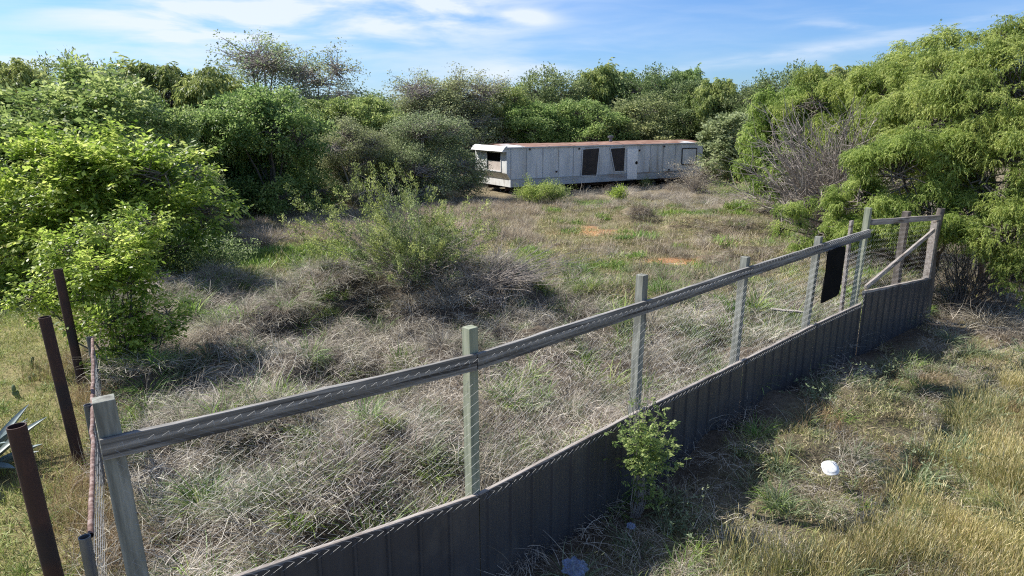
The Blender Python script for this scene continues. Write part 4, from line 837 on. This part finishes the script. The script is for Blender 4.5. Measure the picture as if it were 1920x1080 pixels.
# ------------------------------------------------------------------ mobile home
ZB, ZT, TL, TW = .46, 2.60, 14.9, 3.5
C0 = np.array([-.08, 38.0]); C1 = np.array([12.55, 45.8]); td = (C1 - C0) / np.linalg.norm(C1 - C0); TL = np.linalg.norm(C1 - C0); tn = np.array([-td[1], td[0]])
troot = empty('mobile_home', (*C0, 0), math.atan2(td[1], td[0]), label='long abandoned white mobile home with a rusty roof at the back of the field', cat='mobile home')
def tl(cx, cy):    # crop pixel on the long side -> local (s, z)
    d = ray(860 + cx / 3.84, 230 + cy / 3.84); n2 = np.array([td[1], -td[0]]); t = (C0 @ n2) / (d[:2] @ n2); p = d * t; return (p[:2] - C0) @ td, CH + p[2]
PF = []   # front profile x,z
def fx(z): return float(np.interp(z, [ZB, .88, 1.22, ZT], [0, 0, -.24, -.24]))
# long side, ribbed
def ribbed(y, x0f, x1, z0, z1, pitch, amp, name, m, sgn, zsteps):
    xs = []; ys = []; x = 0.
    nrib = int((x1 + .24) / pitch); X0 = -.24
    for i in range(nrib + 1):
        x = X0 + i * pitch; xs += [x, x + pitch * .25, x + pitch * .5, x + pitch * .75]; ys += [0, amp, amp, 0]
    xs = np.array(xs); ys = np.array(ys); k = xs < x1; xs, ys = xs[k], ys[k]; xs = np.append(xs, x1); ys = np.append(ys, 0)
    mb = MB(); V = []
    for z in zsteps: V.append(np.stack([np.maximum(xs, fx(z) if x0f else 0), np.full(len(xs), y) - sgn * ys, np.full(len(xs), z)], -1))
    n = len(xs); V = np.concatenate(V); F_ = []
    i = np.arange(n - 1)
    for q in range(len(zsteps) - 1): F_.append(np.stack([q * n + i, q * n + i + 1, (q + 1) * n + i + 1, (q + 1) * n + i], -1) if sgn > 0 else np.stack([q * n + i + 1, q * n + i, (q + 1) * n + i, (q + 1) * n + i + 1], -1))
    mb.add(V, np.concatenate(F_)); return mb.build(name, m, troot)
ribbed(0, True, TL, .87, ZT, .10, .006, 'side_wall', M['alu'], 1, [.87, .88, 1.22, ZT])
ribbed(TW, True, TL, ZB, ZT, .10, .012, 'rear_wall', M['alu'], -1, [ZB, .88, 1.22, ZT])
ribbed(-.015, False, TL, ZB, .885, .07, .010, 'lower_band', M['alu_band'], 1, [ZB, .885])
mb = MB(); mb.box((TL / 2, -.035, .89), (TL, .03, .025)); mb.build('belt_trim', M['alu_band'], troot)
# ends
mb = MB(); wy0, wy1, wz0, wz1 = TW * .17, TW * .63, 1.30, 2.33
def fq(y0, y1, z0, z1): return [[fx(z0), y1, z0], [fx(z0), y0, z0], [fx(z1), y0, z1], [fx(z1), y1, z1]]
mb.quads([fq(0, TW, ZB, .88), fq(0, TW, .88, 1.22), fq(0, TW, 1.22, wz0), fq(0, wy0, wz0, wz1), fq(wy1, TW, wz0, wz1), fq(0, TW, wz1, ZT)]); mb.build('front_wall', M['white'], troot)
mb = MB(); mb.quads([[[TL, 0, ZB], [TL, TW, ZB], [TL, TW, ZT], [TL, 0, ZT]]]); mb.build('back_end_wall', M['alu'], troot)
mb = MB(); mb.quads([[[-.05, .1, 1.3], [-.05, TW - .1, 1.3], [-.05, TW - .1, 2.5], [-.05, .1, 2.5]]]); mb.box((-.13, (wy0 + wy1) / 2, wz0 - .02), (.20, wy1 - wy0, .02)); mb.build('window_recess', M['void'], troot)  # near-black sheet and ledge painted as the unlit inside
wf = MB(); t_ = .05
for (y, z, a, b) in [((wy0 + wy1) / 2, wz0, wy1 - wy0 + t_, t_), ((wy0 + wy1) / 2, wz1, wy1 - wy0 + t_, t_), (wy0, (wz0 + wz1) / 2, t_, wz1 - wz0), (wy1, (wz0 + wz1) / 2, t_, wz1 - wz0)]: wf.box((-.25, y, z), (.05, a - .002 * (a < b), b))
wo = wf.build('window_frame', M['alu'], troot)
mb = MB(); mb.box((-.19, (wy0 + wy1) / 2, wz0 + .28), (.02, wy1 - wy0 - .06, .52)); mb.build('window_board', M['board'], wo)
# corner flanges
mb = MB()
for y in (.05, TW - .05):
    mb = MB()
    for (z0, z1) in ((1.22, ZT - .02), (.88, 1.22), (ZB, .88)):
        a0, a1 = fx(z0), fx(z1); V = [[a0 - .02, y - .07, z0], [a0 - .02, y + .07, z0], [a1 - .02, y + .07, z1], [a1 - .02, y - .07, z1]]; mb.quads([V[::-1]])
        for yy in (y - .07, y + .07): mb.quads([[[a0 - .02, yy, z0], [a1 - .02, yy, z1], [a1 + .02, yy, z1], [a0 + .02, yy, z0]]])
    mb.build('corner_trim', M['alu'], troot)
# ribbed awning
mb = MB(); ys = np.linspace(-.03, TW + .03, 2); prof = [(-.22, ZT + .10), (-.34, ZT + .07), (-.36, ZT + .02), (-.42, ZT + .0), (-.44, ZT - .07), (-.50, ZT - .09), (-.52, ZT - .16), (-.57, ZT - .19)]
for i in range(len(prof) - 1):
    (a, z), (b, y_) = prof[i], prof[i + 1]
    mb.quads([[[a, -.03, z], [b, -.03, y_], [b, TW + .03, y_], [a, TW + .03, z]]])
for yy in (-.03, TW + .03):
    for i in range(len(prof) - 1):
        (a, z), (b, y_) = prof[i], prof[i + 1]; mb.quads([[[a, yy, z], [b, yy, y_], [b, yy, ZT - .22], [a, yy, ZT - .22]]])
o = mb.build('awning', M['white'], troot)
# roof
mb = MB(); k = 13; ys = np.linspace(-.05, TW + .05, k); zz = ZT + .015 + .14 * np.sin(np.linspace(0, math.pi, k)); xs = np.concatenate([[-.26], np.arange(0, TL, .9), [TL + .04]]); V = []
for x in xs: V.append(np.stack([np.full(k, x), ys, zz + rng.normal(0, .006, k) + (.03 * math.exp(-((x - 5.) / 2.5) ** 2) * -1)], -1))
i = np.arange(k - 1); Fq = np.concatenate([np.stack([q * k + i, (q + 1) * k + i, (q + 1) * k + i + 1, q * k + i + 1], -1) for q in range(len(xs) - 1)]); mb.add(np.concatenate(V), Fq[:, ::-1])
mb.quads([[[x_, 0, ZT - .02], [x_, TW, ZT - .02], [x_, TW, ZT + .05], [x_, 0, ZT + .05]] for x_ in (TL + .03,)])
ro = mb.build('roof', M['roof'], troot)
for x in np.arange(.9, TL, 1.8):
    sm = MB(); sm.add(np.concatenate([np.stack([np.full(k, x - .03), ys, zz + .02], -1), np.stack([np.full(k, x + .03), ys, zz + .02], -1)]), np.stack([i, k + i, k + i + 1, i + 1], -1)[:, ::-1]); sm.build('roof_seam', M['roof'], ro)
mb = MB(); mb.box((TL / 2 - .2, -.055, ZT - .005), (TL + .44, .03, .07)); mb.box((TL / 2 - .2, TW + .055, ZT - .005), (TL + .44, .03, .07)); mb.box((TL + .045, TW / 2, ZT - .005), (.03, TW + .1, .08)); mb.build('roof_edge', M['alu_band'], ro)
vx, _ = tl(1200, 170); mb = MB(); mb.tubes(np.array([[[vx, 1.4, ZT + .1], [vx, 1.4, ZT + .42]]]), np.array([[.10, .10]]), 14); mb.tubes(np.array([[[vx, 1.4, ZT + .38], [vx, 1.4, ZT + .40], [vx, 1.4, ZT + .5], [vx, 1.4, ZT + .52]]]), np.array([[.02, .19, .19, .02]]), 14); mb.build('roof_vent', M['pipe_grey'], ro)
# boards / windows / door on the side, located on the wall plane
def sidepoly(pts, m, name, th_=.03, parent=None, y=-.012):
    Q = [tl(*p) for p in pts]; mb = MB(); V = [[s_, y - th_, z] for s_, z in Q] + [[s_, y, z] for s_, z in Q]
    mb.add(V, [[0, 3, 2, 1], [0, 1, 5, 4], [1, 2, 6, 5], [2, 3, 7, 6], [3, 0, 4, 7]]); return mb.build(name, m, parent or troot)
def frame_of(pts, w, m, name, parent, y=-.03):
    Q = np.array([tl(*p) for p in pts]); mb = MB(); c_ = Q.mean(0)
    for i in range(4):
        a, b = Q[i], Q[(i + 1) % 4]; t_ = (b - a) / np.linalg.norm(b - a); nn_ = np.array([-t_[1], t_[0]])
        V = []
        for yy in (y - .022 - .001 * i, y): V += [[*(a - nn_ * w / 2)[:1], yy, (a - nn_ * w / 2)[1]], [*(b - nn_ * w / 2)[:1], yy, (b - nn_ * w / 2)[1]], [*(b + nn_ * w / 2)[:1], yy, (b + nn_ * w / 2)[1]], [*(a + nn_ * w / 2)[:1], yy, (a + nn_ * w / 2)[1]]]
        mb.add(V, [[0, 1, 2, 3], [4, 7, 6, 5], [0, 4, 5, 1], [1, 5, 6, 2], [2, 6, 7, 3], [3, 7, 4, 0]])
    return mb.build(name, m, parent)
w1p = [(890, 190), (1012, 180), (990, 385), (880, 385)]; w2p = [(1087, 184), (1197, 178), (1187, 350), (1120, 352)]
for pl in (w1p, w2p):
    wb = sidepoly(pl, M['screen'], 'window', .03); frame_of(pl, .05, M['alu'], 'window_frame', wb)
dp = [(1212, 187), (1287, 187), (1276, 404), (1210, 404)]; do = sidepoly(dp, M['door'], 'door', .05); frame_of(dp, .045, M['alu'], 'door_frame', do, -.03)
hs_, hz_ = tl(1275, 288); mb = MB(); a = np.arange(9) / 9 * 6.283; mb.tubes(np.array([[[hs_, -.02, hz_], [hs_, -.072, hz_], [hs_, -.075, hz_]]]), np.array([[.11, .10, .001]]), 10); mb.build('door_hole_shade', M['void'], do)  # small hole, its inner shade painted as a near-black plug
rp = [(1608, 186), (1712, 184), (1705, 300), (1603, 300)]; wb = sidepoly(rp, M['alu'], 'window', .02); frame_of(rp[:4], .06, M['screen'], 'window_frame', wb, -.03)
for (a, b) in [(510, 192), (866, 188), (1300, 200), (1478, 172), (702, 352), (1512, 338)]:
    s_, z_ = tl(a, b); mb = MB(); mb.box((s_, -.03, z_), (.07, .06, .10)); mb.box((s_, -.07, z_ + .03), (.10, .04, .04)); mb.build('wall_lamp' if b < 210 else 'wall_socket', M['rust_dark'], troot)
for a in (375, 490, 605, 718, 825, 1012, 1090, 1375, 1470, 1555):
    s_, _ = tl(a, 300); mb = MB(); mb.box((s_, -.014, (.90 + ZT - .04) / 2), (.035, .012, ZT - .04 - .90)); mb.build('wall_seam', M['alu_band'], troot)
# chassis, wheels, piers
mb = MB()
for y in (.8, TW - .8): mb.box((TL / 2, y, ZB - .13), (TL - .3, .09, .24))
for x in np.arange(.5, TL, 1.2): mb.box((x, TW / 2, ZB - .03), (.08, TW - .1, .05))
mb.box((TL / 2, TW / 2, ZB + .01), (TL - .02, TW - .04, .02)); mb.build('chassis', M['rust_dark'], troot)
for x in (8.2, 9.1):
    for y in (.45, TW - .45):
        mb = MB(); mb.tubes(np.array([[[x, y - .1, .32], [x, y - .1, .32], [x, y + .1, .32], [x, y + .1, .32]]]) + np.array([[[0, 0, 0], [0, -.01, 0], [0, .01, 0], [0, 0, 0]]]), np.array([[.17, .33, .33, .17]]), 22); wl = mb.build('wheel', M['rubber'], troot, True)
        mb = MB(); mb.tubes(np.array([[[x, y - .10, .32], [x, y - .09, .32], [x, y - .04, .32]]]), np.array([[.18, .17, .02]]), 16); mb.build('hub', M['rust_pink'], wl)
for x in np.arange(.7, TL, 1.75):
    for y in (.8, TW - .8):
        mb = MB(); mb.box((x, y, .02), (.4, .4, .18)); mb.box((x, y, .165), (.2, .4, .10)); mb.build('pier', M['block'], troot)

# white dead debris in the field
bare_shrub('fallen_branches', at(500, 458), .7, 2.6, 70, 'bleached pile of thin fallen branches on the mauve grass', sub=4, r0=.012)

# ------------------------------------------------------------------ light and sky
sd = np.array([-.93, .37]); sd /= np.linalg.norm(sd); EL = R(44)
S = Vector((sd[0] * math.cos(EL), sd[1] * math.cos(EL), math.sin(EL)))
sl = bpy.data.lights.new('sun', 'SUN'); sl.energy = 5.0; sl.angle = R(.53); sl.color = (1, .955, .88); so = bpy.data.objects.new('sun', sl); COL.objects.link(so)
so.rotation_mode = 'QUATERNION'; so.rotation_quaternion = S.to_track_quat('Z', 'Y'); so.location = (-20, 10, 30)
w = bpy.data.worlds.new('World'); scene.world = w; w.use_nodes = True; nt = w.node_tree; nt.nodes.clear(); L = nt.links
sky = N(nt, 'ShaderNodeTexSky', sky_type='NISHITA'); sky.sun_disc = False; sky.sun_elevation = EL; sky.sun_rotation = math.atan2(sd[0], sd[1]); sky.altitude = 200; sky.air_density = 1.0; sky.dust_density = .6; sky.ozone_density = 2.5
tc = N(nt, 'ShaderNodeTexCoord'); sep = N(nt, 'ShaderNodeSeparateXYZ'); L.new(tc.outputs['Generated'], sep.inputs[0])
def MA(op, a, b=None, c=None):
    n = N(nt, 'ShaderNodeMath', operation=op)
    for i, q in enumerate([a, b, c]):
        if q is None: continue
        if isinstance(q, (int, float)): n.inputs[i].default_value = q
        else: L.new(q, n.inputs[i])
    return n.outputs[0]
az = MA('ARCTAN2', sep.outputs[0], sep.outputs[1]); el = MA('ARCSINE', sep.outputs[2])
def azel(px, py):
    d = ray(px, py); d /= np.linalg.norm(d); return math.atan2(d[0], d[1]), math.asin(d[2])
comb = N(nt, 'ShaderNodeCombineXYZ'); L.new(az, comb.inputs[0]); L.new(el, comb.inputs[1])
def cnoise(rot, sx, sy, det, lo, hi, seed):
    mp = N(nt, 'ShaderNodeMapping'); mp.inputs['Rotation'].default_value = (0, 0, rot); mp.inputs['Scale'].default_value = (sx, sy, 1); mp.inputs['Location'].default_value = (seed, seed * .7, 0)
    L.new(comb.outputs[0], mp.inputs[0]); n = N(nt, 'ShaderNodeTexNoise'); n.inputs['Scale'].default_value = 1; n.inputs['Detail'].default_value = det; n.inputs['Roughness'].default_value = .55; n.inputs['Distortion'].default_value = .4
    L.new(mp.outputs[0], n.inputs['Vector']); r = N(nt, 'ShaderNodeMapRange', interpolation_type='SMOOTHSTEP'); r.inputs['From Min'].default_value = lo; r.inputs['From Max'].default_value = hi; L.new(n.outputs['Fac'], r.inputs['Value']); return r.outputs[0]
def gauss(px, py, rx, ry, rot, amp):
    a0, e0 = azel(px, py); dx = MA('SUBTRACT', az, a0); dy = MA('SUBTRACT', el, e0); c, s = math.cos(rot), math.sin(rot)
    u = MA('DIVIDE', MA('ADD', MA('MULTIPLY', dx, c), MA('MULTIPLY', dy, s)), rx); v = MA('DIVIDE', MA('SUBTRACT', MA('MULTIPLY', dy, c), MA('MULTIPLY', dx, s)), ry)
    q = MA('ADD', MA('MULTIPLY', u, u), MA('MULTIPLY', v, v)); return MA('MULTIPLY', MA('EXPONENT', MA('MULTIPLY', q, -1)), amp)
big = cnoise(.10, 4.5, 26, 9, .33, .66, 2.0); fine = cnoise(-.15, 9, 60, 5, .35, .75, 5.3)
cl = None
for g_, nz in [(gauss(640, 10, .26, .055, .06, 1.1), big), (gauss(860, 20, .10, .03, -.1, .7), big), (gauss(1000, 125, .16, .025, .12, .75), big), (gauss(350, 30, .2, .05, -.05, .8), big), (gauss(60, 130, .12, .025, 0, .5), fine),
               (gauss(1400, 112, .17, .0075, .12, .62), big), (gauss(990, 32, .035, .010, -.1, .8), None), (gauss(330, 72, .018, .005, -.2, .5), None), (gauss(1580, 48, .05, .008, -.1, .4), fine), (gauss(1760, 60, .16, .010, .15, .4), fine),
               (gauss(1350, 40, .5, .08, 0, .10), fine), (gauss(200, 170, .5, .06, 0, .35), fine)]:
    t_ = g_ if nz is None else MA('MULTIPLY', g_, nz); cl = t_ if cl is None else MA('ADD', cl, t_)
hi_ = MA('MULTIPLY', MA('MULTIPLY', MA('SMOOTH_MIN', MA('MAXIMUM', MA('SUBTRACT', el, .22), 0), .3, .1), 1.2), big)
cl = MA('MINIMUM', MA('MAXIMUM', MA('ADD', cl, hi_), 0), .85)
tin = N(nt, 'ShaderNodeMix', data_type='RGBA', blend_type='MULTIPLY'); tin.inputs['Factor'].default_value = 1; L.new(sky.outputs[0], tin.inputs[6]); tin.inputs[7].default_value = (.62, .86, 1.24, 1)
mixc = N(nt, 'ShaderNodeMix', data_type='RGBA'); L.new(cl, mixc.inputs['Factor']); L.new(tin.outputs[2], mixc.inputs[6]); mixc.inputs[7].default_value = (7.0, 7.5, 8.2, 1)
bg = N(nt, 'ShaderNodeBackground'); bg.inputs['Strength'].default_value = .078; L.new(mixc.outputs[2], bg.inputs['Color']); wo_ = N(nt, 'ShaderNodeOutputWorld'); L.new(bg.outputs[0], wo_.inputs['Surface'])

vs_ = scene.view_settings; vs_.view_transform = 'Standard'; vs_.look = 'None'; vs_.exposure = .75; vs_.gamma = 1; vs_.use_curve_mapping = False
cy = scene.cycles; cy.max_bounces = 6; cy.diffuse_bounces = 3; cy.glossy_bounces = 2; cy.transmission_bounces = 4; cy.transparent_max_bounces = 8; cy.caustics_reflective = False; cy.caustics_refractive = False
cy.use_adaptive_sampling = True; cy.adaptive_threshold = .01; cy.use_denoising = False; cy.filter_width = 1.15; cy.sample_clamp_indirect = 4
